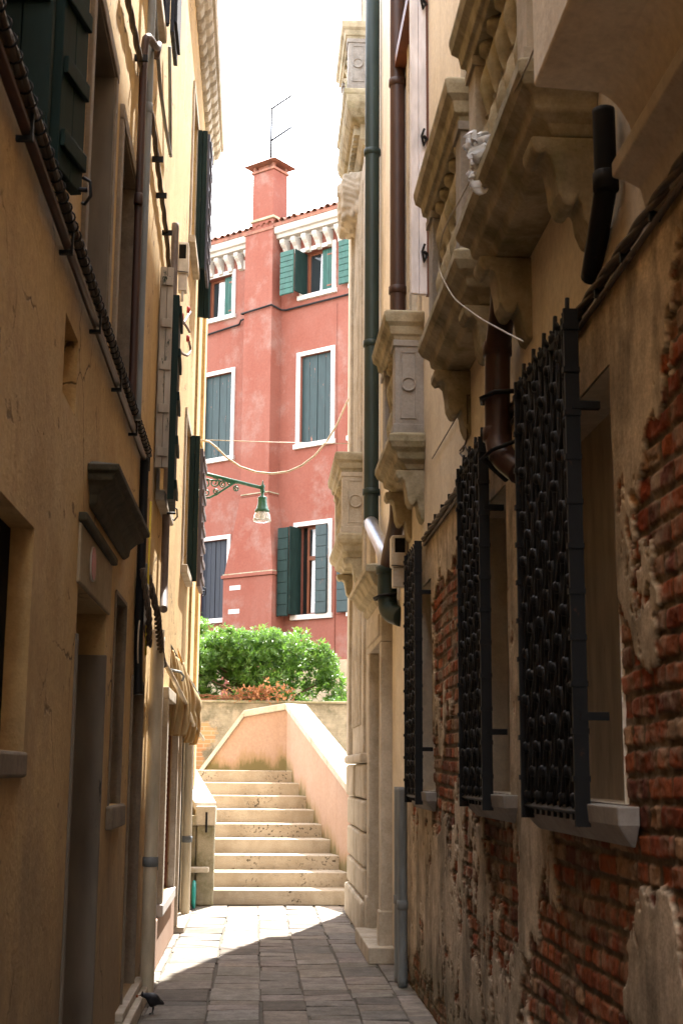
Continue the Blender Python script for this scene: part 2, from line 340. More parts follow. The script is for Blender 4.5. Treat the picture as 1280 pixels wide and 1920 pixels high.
# ------------------------------------------------------------------ walls with openings
def wall_holes(mb, P, a0, a1, z0, z1, holes, depth=.22, maxcell=1e9):
    As = sorted(set([a0, a1] + [h[k] for h in holes for k in (0, 1) if a0 < h[k] < a1]))
    Zs = sorted(set([z0, z1] + [h[k] for h in holes for k in (2, 3) if z0 < h[k] < z1]))
    for i in range(len(As) - 1):
        for k in range(len(Zs) - 1):
            ca, cz = (As[i] + As[i + 1]) / 2, (Zs[k] + Zs[k + 1]) / 2
            if any(h[0] < ca < h[1] and h[2] < cz < h[3] for h in holes): continue
            mb.add([P(As[i], 0, Zs[k]), P(As[i + 1], 0, Zs[k]), P(As[i + 1], 0, Zs[k + 1]), P(As[i], 0, Zs[k + 1])], [(0, 1, 2, 3)])
    for h in holes: reveal(mb, P, h, depth)
def reveal(mb, P, h, depth):
    c = [(h[0], h[2]), (h[1], h[2]), (h[1], h[3]), (h[0], h[3])]
    for k in range(4):
        (a, z), (b, zz) = c[k], c[(k + 1) % 4]
        mb.add([P(a, 0, z), P(b, 0, zz), P(b, depth, zz), P(a, depth, z)], [(0, 1, 2, 3)])
def back(P, h, depth, name, mat, parent):
    mb = MB(); e = .02; mb.add([P(h[0] - e, depth, h[2] - e), P(h[1] + e, depth, h[2] - e), P(h[1] + e, depth, h[3] + e), P(h[0] - e, depth, h[3] + e)], [(0, 1, 2, 3)])
    return mb.build(name, mat, parent)
PL = lambda y, d, z: (XL - d, y, z)
PR = lambda y, d, z: (XR + d, y, z)

# ------------------------------------------------------------------ LEFT HOUSE
HL, YEND = 10.15, 18.0
YBK = -24.0
left = thing('house', 'ochre plastered house lining the left side of the alley under a scalloped stone eave', 'house', (-3.5, 5, 0))
win_low = (4.15, 4.95, 1.66, 2.46)
door1 = (6.2, 7.38, 0.0, 2.42)
win_mid = (7.80, 8.45, 1.40, 2.60)
door2 = (9.0, 9.86, 0.16, 2.20)
win_louv = (11.9, 13.55, .50, 2.10)
door3 = (14.35, 15.75, .06, 2.25)
win_a = (5.86, 6.72, 3.80, 5.20)
win_b = (7.18, 8.02, 3.80, 5.15)
win_c = (10.6, 11.5, 3.75, 5.3)
win_d = (14.2, 15.1, 3.70, 5.3)
win_e = (13.9, 14.8, 7.2, 8.9)
win_f = (8.2, 9.1, 6.9, 7.5)
win_g = (3.3, 4.76, 3.78, 6.2)
holesL = [win_low, door1, win_mid, door2, win_louv, door3, win_a, win_b, win_c, win_d, win_e, win_f, win_g]
niche = (5.46, 5.86, 3.12, 3.46)
HW, YW = 9.6, 9.9                                   # the near wing is lower than the far block
mb = MB(); wall_holes(mb, PL, YW, YEND, 0, HL, [h for h in holesL if h[0] > YW], .24); wall_holes(mb, PL, YBK, YW, 0, HW, [h for h in holesL + [niche] if h[0] < YW], .24)
for y, z0, z1 in ((YEND, 0, HL), (YBK, 0, HW), (YW, HW, HL)): mb.add([(XL, y, z0), (-22, y, z0), (-22, y, z1), (XL, y, z1)], [(0, 1, 2, 3)])
mb.add([(-22, YBK, 0), (-22, YEND, 0), (-22, YEND, HL), (-22, YW, HL), (-22, YW, HW), (-22, YBK, HW)], [(0, 1, 2, 3, 4, 5)])
mb.build('wall', M['ochre'], left)
back(PL, niche, .24, 'niche_back', M['ochre'], left)
mb = MB()
for ya, yb, zz in ((YW, YEND, HL), (YBK, YW, HW)): mb.add([(XL - .05, ya, zz + .12), (XL - .05, yb, zz + .12), (-4.5, yb, zz + 1.0), (-4.5, ya, zz + 1.0), (-22, yb, zz), (-22, ya, zz)], [(0, 1, 2, 3), (3, 2, 4, 5)])
mb.build('roof', M['tile'], left)
# eave: moulded slab on scalloped corbels
mb = MB(); mb.prism([(XL + .002, HL - .02), (XL + .12, HL - .02), (XL + .16, HL + .05), (XL + .20, HL + .05), (XL + .22, HL + .16), (XL - .1, HL + .16)], 'y', YW, YEND + .12)
ev = mb.build('eave', M['stone'], left, .01)
for k in range(29):
    y = YEND - .02 - k * .275; c = MB()
    prof = [(XL + .001, HL - .26), (XL + .05, HL - .25), (XL + .085, HL - .19), (XL + .085, HL - .15), (XL + .13, HL - .13), (XL + .165, HL - .08), (XL + .17, HL - .021), (XL + .001, HL - .021)]
    c.prism(prof, 'y', y - .16, y); c.build('corbel', M['stone'], ev, .008)
# windows and doors of the left house
def frameL(h, wd, pr, mat, parent, top=True, sill=True, name='frame'):
    mb = MB(); x0, x1 = XL - .03, XL + pr
    mb.box(x0, x1, h[0] - wd, h[0] - .002, h[2], h[3]); mb.box(x0, x1, h[1] + .002, h[1] + wd, h[2], h[3])
    if top: mb.box(x0, x1 + .003, h[0] - wd, h[1] + wd, h[3] + .002, h[3] + wd)
    f = mb.build(name, mat, parent, .006)
    if sill:
        s = MB(); s.box(XL - .1, XL + pr + .05, h[0] - wd - .03, h[1] + wd + .03, h[2] - .09, h[2] - .002); s.build('sill', mat, parent, .008)
    return f
def jambs(h, d0, d1, mat, parent, top=True, name='jamb'):
    mb = MB(); e = .012
    mb.box(XL - d1, XL - d0, h[1] - e, h[1] + .01, h[2], h[3]); mb.build(name, mat, parent)
    mb = MB(); mb.box(XL - d1, XL - d0, h[0] - .01, h[0] + e, h[2], h[3]); mb.build(name, mat, parent)
    if top: mb = MB(); mb.box(XL - d1, XL - d0, h[0] + e + .001, h[1] - e - .001, h[3] - e, h[3] + .01); mb.build('head', mat, parent)
for h, mt, sm in ((win_a, 'peel', 'stone_grey'), (win_b, 'peel', 'stone_grey'), (win_c, 'dkgreen', 'stone'), (win_d, 'dkgreen', 'stone'), (win_e, 'bluegrey', 'stone'), (win_f, 'dkgreen', 'stone'), (win_g, 'dkgreen', 'stone_grey')):
    wd = back(PL, h, .20, 'window', M['dark'], left)
    fr = MB()
    for (a, b2, c, d) in ((h[0], h[1], h[3] - .07, h[3]), (h[0], h[1], h[2], h[2] + .07), (h[0], h[0] + .06, h[2], h[3]), (h[1] - .06, h[1], h[2], h[3]), ((h[0] + h[1]) / 2 - .04, (h[0] + h[1]) / 2 + .04, h[2], h[3])):
        fr.box(XL - .19, XL - .15, a, b2, c, d)
    fr.build('casement', M['wood'], wd)
    if h in (win_a, win_b): jambs(h, -.012, .14, M['greywood'] if h is win_a else M['stone_brown'], wd)
    if h is not win_g: frameL(h, .09, .022, M['stone_brown'] if sm == 'stone_grey' else M['stone'], wd, True, h not in (win_a, win_b))
# bottom-left window with a grey stone sill and broken render
wd = back(PL, win_low, .20, 'window', M['dark'], left); mb = MB(); mb.box(XL - .19, XL - .085, win_low[0] + .002, win_low[1] - .002, win_low[2] + .002, win_low[3] - .002); mb.build('opening_shade', M['dark'], wd)  # near-black block painted as the darkness inside the opening
mb = MB(); mb.box(XL - .1, XL + .02, win_low[0] - .05, win_low[1] - .02, win_low[2] - .09, win_low[2] - .002); mb.build('sill', M['stone_brown'], wd, .012)
# main door: grey jambs, lintel with oval plate, stone cornice
dr = back(PL, door1, .34, 'door', M['dark'], left); mb = MB(); reveal(mb, lambda y, d, z: (XL - .235 - d, y, z), door1, .11); mb.build('recess', M['ochre'], dr)
mb = MB(); mb.box(XL - .33, XL + .012, door1[1] - .02, door1[1] + .02, 0, 2.20); mb.build('jamb', M['greywood'], dr, .006); mb = MB(); mb.box(XL - .33, XL + .012, door1[0] - .02, door1[0] + .02, 0, 2.20)
mb.build('jamb', M['greywood'], dr, .006)
mb = MB(); mb.box(XL - .05, XL + .014, door1[0] - .06, door1[1] + .10, 2.425, 2.70); mb.build('lintel', M['garden'], dr, .01)
mb = MB(); mb.box(XL - .05, XL + .04, door1[0] - .08, door1[1] + .13, 2.702, 2.745); mb.build('lintel_band', M['blackstone'], dr, .01)
mb = MB(); mb.lathe([(.001, 0), (.085, 0), (.085, .008), (.001, .01)], (XL + .014, door1[0] + .36, 2.57), 24, axis='x'); pl = mb.build('number_plate', M['vent'], dr)
mb = MB(); mb.lathe([(.074, .0105), (.081, .0115), (.0815, .0095)], (XL + .014, door1[0] + .36, 2.57), 24, axis='x'); mb.build('plate_rim', M['redtip'], pl)
mb = MB(); mb.mould([(.02, 2.83), (.04, 2.85), (.045, 2.89), (.08, 2.93), (.12, 2.95), (.12, 2.98), (.15, 2.99), (.15, 3.02), (.02, 3.06)], XL, door1[0] + .30, 8.1, 1)
mb.build('door_cornice', M['blackstone'], dr, .006)
# small window between the doors, sill, brownish patch
wd = back(PL, win_mid, .19, 'window', M['dark'], left); jambs(win_mid, -.01, .17, M['stone_brown'], wd)
mb = MB(); mb.box(XL - .1, XL + .04, win_mid[0] - .06, win_mid[1] + .05, win_mid[2] - .13, win_mid[2] - .002); mb.build('sill', M['stone_brown'], wd, .012)
# second door with step
dr = back(PL, door2, .22, 'door', M['wood'], left); jambs(door2, -.015, .20, M['stone_brown'], dr)
mb = MB(); mb.box(XL - .1, XL + .09, 8.55, 10.25, .002, .10); mb.box(XL - .1, XL + .05, 8.7, 10.2, .102, .158); mb.build('door_step', M['stone'], dr, .008)
# louvred opening
wd = back(PL, win_louv, .15, 'window', M['dark'], left)
mb = MB()
for (a, b2) in ((11.95, 12.70), (12.75, 13.5)):
    z = .56
    while z < 2.05: mb.hexa([(XL - .10, a, z), (XL - .03, a, z - .02), (XL - .03, b2, z - .02), (XL - .10, b2, z), (XL - .10, a, z + .022), (XL - .03, a, z + .002), (XL - .03, b2, z + .002), (XL - .10, b2, z + .022)]); z += .052
    mb.box(XL - .11, XL - .01, a - .04, a - .001, .51, 2.09); mb.box(XL - .11, XL - .01, b2 + .001, b2 + .035, .51, 2.09)
mb.build('louvre', M['wood'], wd)
mb = MB(); mb.box(XL - .12, XL + .07, 11.8, 13.65, .40, .498); mb.build('sill', M['white_stone'], wd, .01)
mb = MB(); mb.box(XL - .02, XL + .035, 11.3, 14.1, 0.001, .395); mb.build('plinth', M['orange'], left, .01)
mb = MB(); mb.box(XL - .02, XL + .06, 11.85, 11.995, .5, 2.2); mb.box(XL - .02, XL + .06, 13.555, 13.66, .5, 2.2); mb.box(XL - .02, XL + .062, 11.85, 13.66, 2.202, 2.3); mb.build('frame', M['stone'], wd, .006)
# third door
dr = back(PL, door3, .22, 'door', M['greywood'], left)
mb = MB(); mb.box(XL - .22, XL + .06, door3[0] - .14, door3[0], .06, 2.252); mb.box(XL - .22, XL + .06, door3[1], door3[1] + .16, .06, 2.252); mb.box(XL - .22, XL + .063, door3[0] - .16, door3[1] + .18, 2.254, 2.42); mb.build('frame', M['stone'], dr, .008)
mb = MB(); mb.box(XL - .22, XL + .13, door3[0] - .15, door3[1] + .1, .001, .058); mb.build('door_step', M['stone'], dr, .008)
# plaster pilaster strips and the broken stucco at the far corner
mb = MB(); mb.box(XL - .02, XL + .03, 16.05, 16.5, .002, 8.6); mb.box(XL - .02, XL + .045, 17.55, 18.02, .002, HL - .3); mb.build('corner_strip', M['ochre'], left, .01)
# shutters of the left house
def shutter_leaf(p, q, z0, z1, mat, parent, th=.035, batten=5, side=1, bars=True):
    """upright board leaf between two plan points with horizontal ledges on one side"""
    p, q = Vector((*p, 0)), Vector((*q, 0)); d = (q - p).normalized(); n = Vector((-d.y, d.x, 0)) * side
    T = lambda a, b, z: tuple(p + d * a + n * b + Vector((0, 0, z)))
    L = (q - p).length; mb = MB(T); nb = max(2, round(L / .13)); wdt = L / nb
    for i in range(nb): mb.box(i * wdt + .0015, (i + 1) * wdt - .0015, 0, th, z0, z1)
    if bars:
        for k in range(batten):
            z = z0 + .12 + (z1 - z0 - .24) * k / max(1, batten - 1); mb.box(.012, L - .012, th + .001, th + .02, z - .035, z + .035)
    o = mb.build('shutter', mat, parent, .004); return o
def hook(o, x, y, z):
    h = MB(); h.tube([(x, y, z + .05), (x + .03, y - .01, z + .03), (x + .035, y - .015, z - .03), (x + .01, y, z - .06), (x, y + .01, z - .05)], .007, 6); h.tube([(x - .05, y, z), (x + .02, y, z)], .01, 6); h.build('shutter_catch', M['iron'], o)
sg = shutter_leaf((-1.03, 4.735), (-.800, 4.735), 3.80, 6.1, M['dkgreen'], left, .05, 5, -1)
sg2 = shutter_leaf((-.817, 4.78), (-.760, 5.04), 3.79, 6.1, M['dkgreen'], left, .045, 8, -1); hook(sg2, -.72, 5.03, 4.75); hook(sg2, -.71, 5.0, 3.80)
hk = MB(); hk.tube([(-.725, 5.04, 3.82), (-.725, 5.04, 6.1)], .007, 6); hk.build('shutter_rod', M['iron'], sg2)
s1 = shutter_leaf((XL + .004, 10.18), (-.715, 10.20), 3.85, 5.45, M['peel'], left, .04, 5, -1)
s2 = shutter_leaf((-.712, 10.22), (-.73, 10.75), 3.62, 5.25, M['dkgreen'], left, .05, 5, -1); hook(s2, -.70, 10.8, 3.62)
s3 = shutter_leaf((XL + .004, 15.12), (-.705, 15.14), 3.66, 5.32, M['dkgreen'], left, .05, 5, -1, False)
s4 = shutter_leaf((-.702, 15.2), (-.70, 15.9), 3.62, 5.2, M['brownpaint'], left, .04, 8, -1); hook(s4, -.66, 15.95, 3.66)
s5 = shutter_leaf((XL + .004, 14.85), (-.70, 14.87), 7.22, 8.9, M['dkgreen'], left, .05, 5, -1, False)
s6 = shutter_leaf((-.697, 14.9), (-.70, 15.5), 7.22, 8.9, M['bluegrey'], left, .03, 8, -1)
s7 = shutter_leaf((-.80, 15.62), (-.68, 15.66), 6.9, 8.62, M['dkgreen'], left, .05, 5, -1, False)
s8 = shutter_leaf((XL + .004, 9.12), (-.73, 9.14), 6.9, 7.55, M['navy'], left, .05, 5, -1, False)
s9 = shutter_leaf((-.727, 9.2), (-.73, 9.7), 6.9, 7.55, M['navy'], left, .03, 7, -1)
hk = MB(); hk.tube([(-.66, 15.3, 7.95), (-.655, 15.3, 7.86), (-.66, 15.3, 7.82), (-.655, 15.3, 7.76), (-.66, 15.3, 7.72)], .008, 6); hk.build('shutter_catch', M['iron'], s6)

# ------------------------------------------------------------------ RIGHT PALAZZO
HR, YE = 13.4, 16.25
EAVE = .45
pal = thing('palazzo', 'cream palazzo right of the alley with stone balconies and plaster peeling off brick', 'palazzo', (4, 5, 0))
grid_win = [(4.44, 5.70, 1.50, 2.98), (6.43, 7.35, 1.50, 2.98), (9.30, 10.15, 1.47, 2.92)]
pdoor = (12.30, 13.45, .14, 2.72)
fw = [(4.2, 5.4, 4.05, 6.4), (6.72, 7.5, 4.05, 7.4), (9.95, 10.5, 4.05, 7.7), (14.9, 15.9, 4.05, 6.6), (15.1, 16.0, 9.55, 11.8)]
mb = MB(); wall_holes(mb, PR, YBK, YE, 3.25, HR, fw, .25)
wall_holes(mb, PR, 10.95, YE, 0, 3.25, [pdoor], .28); wall_holes(mb, PR, YBK, 3.1, 0, 3.25, [], .2)
for q in ([(XR, YE, 0), (26, YE, 0), (26, YE, HR), (XR, YE, HR)], [(26, YBK, 0), (26, YE, 0), (26, YE, HR), (26, YBK, HR)], [(XR, YBK, 0), (26, YBK, 0), (26, YBK, HR), (XR, YBK, HR)]): mb.add(q, [(0, 1, 2, 3)])
mb.build('wall', M['cream'], pal)
for h in fw:
    wdw = back(PR, h, .22, 'window', M['dark'], pal)
    f = MB(); f.box(XR - .025, XR + .02, h[0] - .12, h[0] - .002, h[2], h[3]); f.box(XR - .025, XR + .02, h[1] + .002, h[1] + .12, h[2], h[3]); f.box(XR - .03, XR + .02, h[0] - .14, h[1] + .14, h[3] + .002, h[3] + .15); f.build('frame', M['stone'], wdw, .006)
mb = MB(); mb.box(XR - EAVE, 26.2, YBK - .2, YE + .35, HR + .002, HR + .14); mb.box(XR - EAVE + .1, 26.1, YBK, YE + .25, HR + .142, HR + .3); mb.add([(XR - EAVE, YBK - .2, HR + .31), (XR - EAVE, YE + .35, HR + .31), (5, YE + .35, HR + 1.4), (5, YBK - .2, HR + 1.4), (26.2, YE + .35, HR + .31), (26.2, YBK - .2, HR + .31)], [(0, 1, 2, 3), (3, 2, 4, 5)])
mb.build('roof', M['tile'], pal)

# peeling wall: a fine relief of brick courses under a broken coat of plaster
def hash2(ix, iy, s):
    n = (ix.astype(np.int64) * 374761393 + iy.astype(np.int64) * 668265263 + s * 974711) & 0x7fffffff
    n = ((n ^ (n >> 13)) * 1274126177) & 0x7fffffff
    return ((n ^ (n >> 16)) & 0xffff) / 65535.0
def vnoise(x, y, s):
    ix, iy = np.floor(x), np.floor(y); fx, fy = x - ix, y - iy; fx = fx * fx * (3 - 2 * fx); fy = fy * fy * (3 - 2 * fy)
    a, b, c, d = hash2(ix, iy, s), hash2(ix + 1, iy, s), hash2(ix, iy + 1, s), hash2(ix + 1, iy + 1, s)
    return (a * (1 - fx) + b * fx) * (1 - fy) + (c * (1 - fx) + d * fx) * fy
def fbm(x, y, s, o=5, r=.55):
    v = 0; a = 1; t = 0
    for k in range(o): v = v + a * vnoise(x * 2 ** k, y * 2 ** k, s + k * 17); t += a; a *= r
    return v / t
def brick_wall():
    ys = np.concatenate([np.arange(3.1, 6.2, .0075), np.arange(6.2, 10.951, .014)]); ys[-1] = 10.95
    zs = np.arange(-.01, 3.2551, .006); zs[-1] = 3.25
    for h in grid_win:
        for k in (0, 1): ys[np.argmin(abs(ys - h[k]))] = h[k]
        for k in (2, 3): zs[np.argmin(abs(zs - h[k]))] = h[k]
    Y, Z = np.meshgrid(ys, zs)
    gy = [3.1, 3.6, 3.95, 4.3, 4.7, 5.3, 5.75, 6.1, 6.4, 6.9, 7.4, 8.2, 8.9, 9.3, 10.0, 10.95]
    gz = [0, .3, .6, .9, 1.2, 1.45, 1.9, 2.3, 2.6, 2.8, 3.0, 3.25]
    Mk = np.array([
        # 3.1  3.6  3.95 4.3  4.7  5.3  5.75 6.1  6.4  6.9  7.4  8.2  8.9  9.3  10.0 10.95
        [.90, .85, .80, .75, .60, .45, .45, .55, .60, .45, .50, .45, .40, .35, .30, .15],
        [.90, .85, .80, .75, .55, .30, .35, .50, .70, .62, .62, .62, .60, .60, .62, .55],
        [.85, .80, .75, .70, .45, .18, .30, .45, .60, .60, .62, .64, .62, .62, .66, .70],
        [.70, .75, .78, .62, .30, .12, .40, .55, .45, .45, .52, .60, .58, .58, .64, .80],
        [.40, .50, .62, .40, .15, .15, .70, .70, .35, .25, .35, .48, .50, .50, .60, .85],
        [.15, .20, .20, .10, .12, .35, .85, .75, .30, .12, .20, .30, .38, .42, .55, .85],
        [.08, .14, .24, .32, .35, .50, .62, .72, .75, .40, .10, .22, .30, .40, .55, .90],
        [.10, .22, .40, .50, .45, .50, .62, .75, .80, .40, .12, .18, .25, .40, .60, .90],
        [.22, .30, .60, .75, .60, .60, .65, .75, .80, .55, .20, .15, .25, .45, .70, .95],
        [.30, .34, .70, .90, .75, .70, .75, .85, .90, .75, .62, .40, .40, .65, .85, .95],
        [.60, .55, .75, .95, .95, .95, .95, .95, .95, .95, .90, .85, .80, .85, .95, 1.0],
        [.95, .95, 1.0, 1.0, 1.0, 1.0, 1.0, 1.0, 1.0, 1.0, 1.0, 1.0, 1.0, 1.0, 1.0, 1.0]])
    base = np.zeros_like(Y)
    rowv = np.array([np.interp(ys, gy, Mk[i]) for i in range(len(gz))])
    zi = np.clip(np.searchsorted(gz, zs, side='right') - 1, 0, len(gz) - 2); t = (zs - np.array(gz)[zi]) / (np.array(gz)[zi + 1] - np.array(gz)[zi])
    base = rowv[zi] * (1 - t)[:, None] + rowv[zi + 1] * t[:, None]
    m = base + 1.25 * (fbm(Y * 2.6, Z * 2.0, 5, 6, .6) - .5) + .42 * (fbm(Y * 12, Z * 8, 90, 5, .62) - .5) 
    spots = fbm(Y * 16, Z * 11, 41, 3, .5); m = m - .9 * np.clip(spots - .66, 0, 1)
    pm = np.clip((m - .49) / .02, 0, 1); pm = pm * pm * (3 - 2 * pm)
    thick = .009 + .002 * np.clip((m - .49) / .35, 0, 1)
    # brick courses
    wob = .05 * (fbm(Y * 1.3, Z * 1.3, 7, 3) - .5) + .012 * (fbm(Y * 9, Z * 9, 8, 3) - .5); ch, cl = .084, .25
    zz = (Z + wob) / ch; row = np.floor(zz); fz = zz - row
    jit = hash2(row, row * 0, 3); yy = Y / cl + .5 * (row % 2) + .25 * jit; bi = np.floor(yy); fy = yy - bi
    half = (hash2(bi, row, 9) > .6); fy2 = np.where(half, (fy * 2) % 1, fy); bid = bi * 2 + np.where(half, np.floor(fy * 2), 0); wl = np.where(half, cl / 2, cl)
    er = .026 * (fbm(Y * 17, Z * 17, 63, 5, .65) - .38)
    dz = np.minimum(fz, 1 - fz) * ch; dy = np.minimum(fy2, 1 - fy2) * wl
    dd = np.minimum(dz, dy) - .007 - er * .6; bk = np.clip(dd / .0065, 0, 1); bk = bk * bk * (3 - 2 * bk)
    r1, r2, r3 = hash2(bid, row, 21), hash2(bid, row, 33), hash2(bid, row, 57)
    hol = (r3 > .93) * .8
    rough = fbm(Y * 30, Z * 30, 77, 4, .6) - .5
    chip = np.clip((fbm(Y * 13, Z * 13, 401, 4, .6) - .60) * 8, 0, 1)
    out_b = -.014 + bk * (.007 + .005 * r1 - .016 * hol) * (1 - .8 * chip) + rough * .007 * (.5 + bk) + .005 * (fbm(Y * 4, Z * 4, 15, 4) - .5)
    pl = thick - .004 + .008 * (fbm(Y * 2.5, Z * 2.5, 11, 4) - .5) + .002 * rough
    out = out_b * (1 - pm) + np.maximum(pl, out_b) * pm
    out *= np.clip((3.25 - Z) / .05, 0, 1)
    # albedo of brick, mortar and plaster
    pal3 = np.array([[.36, .095, .04], [.28, .065, .028], [.38, .125, .055], [.40, .24, .14], [.17, .055, .035], [.36, .105, .042]])
    ci = np.clip((r2 * 6).astype(int), 0, 5); bc = pal3[ci]
    pale = np.clip((fbm(Y * 7, Z * 7, 101, 5, .65) - .52) * 5, 0, 1)[..., None]; bc = bc * (1 - .75 * pale) + np.array([.42, .32, .24]) * .75 * pale
    bc = bc * (.7 + .6 * fbm(Y * 18, Z * 18, 131, 4))[..., None]
    mc = np.array([.16, .115, .075]) * (.6 + .7 * fbm(Y * 12, Z * 12, 151, 4))[..., None]
    c = mc * (1 - bk[..., None]) + bc * bk[..., None]
    film = np.clip((fbm(Y * 5, Z * 3.6, 301, 6, .65) - .50) * 7, 0, 1)[..., None] * (.35 + .5 * fbm(Y * 25, Z * 25, 311, 3)[..., None]); c = c * (1 - film) + np.array([.36, .28, .20]) * film
    up = np.clip((Z - 1.5) / 1.2, 0, 1)[..., None]
    pc = (np.array([.62, .51, .385]) * (1 - up) + np.array([.62, .50, .345]) * up) * (.72 + .5 * fbm(Y * 1.6, Z * 1.6, 171, 6, .6))[..., None]
    pc = pc * (1 - .45 * np.clip((fbm(Y * 5, Z * 1.2, 191, 5, .6) - .52) * 5, 0, 1))[..., None]
    c = c * (1 - pm[..., None]) + pc * pm[..., None]
    moss = np.clip((.45 + .5 * (fbm(Y * 2, Z * 3, 211, 4) - .5) - Z) * 2.5, 0, 1)[..., None] * .65
    c = c * (1 - moss) + np.array([.105, .10, .055]) * moss
    ny, nz = len(ys), len(zs)
    V = np.stack([XR - out, Y, Z], -1).reshape(-1, 3)
    q = np.arange(ny * nz).reshape(nz, ny)
    a = np.stack([q[:-1, :-1], q[1:, :-1], q[1:, 1:], q[:-1, 1:]], -1).reshape(-1, 4)
    cy = ((Y[:-1, :-1] + Y[1:, 1:]) / 2).ravel(); cz = ((Z[:-1, :-1] + Z[1:, 1:]) / 2).ravel(); keep = np.ones(len(a), bool)
    for h in grid_win: keep &= ~((cy > h[0]) & (cy < h[1]) & (cz > h[2]) & (cz < h[3]))
    a = a[keep]
    me = bpy.data.meshes.new('peeling_wall'); me.vertices.add(len(V)); me.vertices.foreach_set('co', V.astype(np.float32).ravel())
    me.loops.add(len(a) * 4); me.loops.foreach_set('vertex_index', a.astype(np.int32).ravel())
    me.polygons.add(len(a)); me.polygons.foreach_set('loop_start', np.arange(0, len(a) * 4, 4, dtype=np.int32))
    me.polygons.foreach_set('use_smooth', np.ones(len(a), bool)); me.update(); me.validate()
    attr_color(me, 'albedo', np.concatenate([c.reshape(-1, 3), np.ones((ny * nz, 1))], 1))
    me.materials.append(M['brickwall']); o = bpy.data.objects.new('peeling_wall', me); COL.objects.link(o); adopt(o, pal)
    o['label'] = 'lower wall where grey plaster has flaked away from red brick'
brick_wall()

# barred ground-floor windows
def grating(y0, y1, z0, z1, x, parent):
    mb = MB(); rng = random.Random(int(y0 * 100)); n = max(5, round((y1 - y0) / .105)); dyy = (y1 - y0) / n
    per = .19
    for i in range(n):
        yc = y0 + (i + .5) * dyy
        zz = z0 + .03 - (per / 2 if i % 2 else 0)
        while zz < z1 - .02:
            for sgn in (-1, 1):          # one pointed scale: narrow foot, broad shoulders, bent back to the bar
                prof = [(0, .008), (.2, .16), (.45, .33), (.68, .46), (.84, .50), (.95, .42), (1.0, .26)]
                pts = [(x + sgn * .004 + rng.uniform(-.004, .004), yc + sgn * dyy * b_ * 1.02, zz + per * 1.12 * a_) for a_, b_ in prof if z0 - .01 < zz + per * 1.12 * a_ < z1]
                if len(pts) > 1: mb.tube(pts, .0048, 6, True, 2.3)
            zz += per
        k = 0; z = z0 + per / 2 * (1 if i % 2 else 0) + .02
        while z < z1 - .02:
            mb.lathe([(.014, -.022), (.024, -.014), (.024, .014), (.014, .022)], (x + rng.uniform(-.004, .004), yc, z + .02), 8); mb.tube([(x + .004, yc, z + .02), (x + .008, yc, z + per * .6)], .009, 6); z += per
        mb.tube([(x, yc - dyy * .5, z0 - .03), (x, yc - dyy * .5, z1 + .02)], .0075, 5)
    mb.tube([(x, y0 - .01, z0), (x, y1 + .01, z0)], .013, 4); mb.tube([(x, y0 - .01, z1 - .02), (x, y1 + .01, z1 - .02)], .013, 4)
    for k in range(n): mb.tube([(x, y0 + k * dyy + .03, z1), (x - .012, y0 + k * dyy + .045, z1 + .03), (x, y0 + k * dyy + .06, z1)], .006, 5)
    g = mb.build('window_grating', M['iron'], parent)
    for yy in (y0 - .012, y1 + .012):
        fr = MB(); fr.box(x - .024, x + .028, yy - .008, yy + .008, z0 - .05, z1 + .03)
        for z in np.arange(z0 + .1, z1, .16): fr.box(x - .03, x + .03, yy - .013, yy + .013, z, z + .02)
        for z in (z0 + .32, z1 - .33): fr.box(x, XR + .01, yy - .014, yy + .014, z - .014, z + .014)
        fr.build('grating_post', M['iron'], parent)
for (h, gy) in zip(grid_win, ((4.67, 5.60), (6.60, 7.32), (9.40, 10.05))):
    mb = MB(); reveal(mb, PR, h, .20); wdw = mb.build('window', M['cream'], pal)
    bk = back(PR, h, .16, 'inner_shutter', M['board'], wdw)
    mb = MB(); yy = h[0]
    mb.box(XR + .10, XR + .158, h[0] + .10, h[0] + .16, h[2], h[3]); mb.box(XR + .13, XR + .158, h[0], h[0] + .095, h[2], h[3]); mb.build('inner_frame', M['greywood'], wdw)
    grating(gy[0], gy[1], 1.47 if h[0] < 9 else 1.43, 3.22 if h[0] < 9 else 3.16, 1.10, wdw)
    b2 = MB(); b2.mould([(.01, h[2] - .13), (.03, h[2] - .11), (.05, h[2] - .085), (.07, h[2] - .06), (.075, h[2] - .003)], XR, h[0] - .10, h[1] + .04, -1); b2.build('sill', M['stone_grey'], wdw, .008)
# doorway of the palazzo
dr = back(PR, pdoor, .26, 'door', M['greywood'], pal)
mb = MB(); x0, x1 = XR - .10, XR + .05
mb.box(x0, x1, 12.13, pdoor[0] - .001, .002, 2.74); mb.box(x0, x1, pdoor[1] + .001, 13.66, .002, 2.74); mb.box(x0 - .003, x1, 12.12, 13.67, 2.742, 3.10); mb.box(x0 - .02, x1, 12.22, 13.6, 2.80, 3.0)
mb.box(x0 - .02, x1, 12.10, 12.28, .002, .42); mb.box(x0 - .02, x1, 13.47, 13.7, .002, .42); mb.build('frame', M['stone'], dr, .012)
mb = MB(); mb.mould([(.10, 3.10), (.13, 3.14), (.13, 3.18), (.19, 3.22), (.24, 3.31), (.27, 3.32), (.27, 3.38), (.02, 3.44)], XR, 12.05, 13.62, -1); mb.build('door_cornice', M['stone_moss'], dr, .006)
mb = MB(); mb.box(XR - .22, XR + .2, 11.95, 13.5, .002, .135); mb.build('door_step', M['stone'], dr, .01)
mb = MB()
for k in range(4): mb.lathe([(.001, 0), (.05, 0), (.055, .012), (.03, .02), (.001, .015)], (x0 - .022, 12.42, 2.86 + k * .04), 14, axis='x')
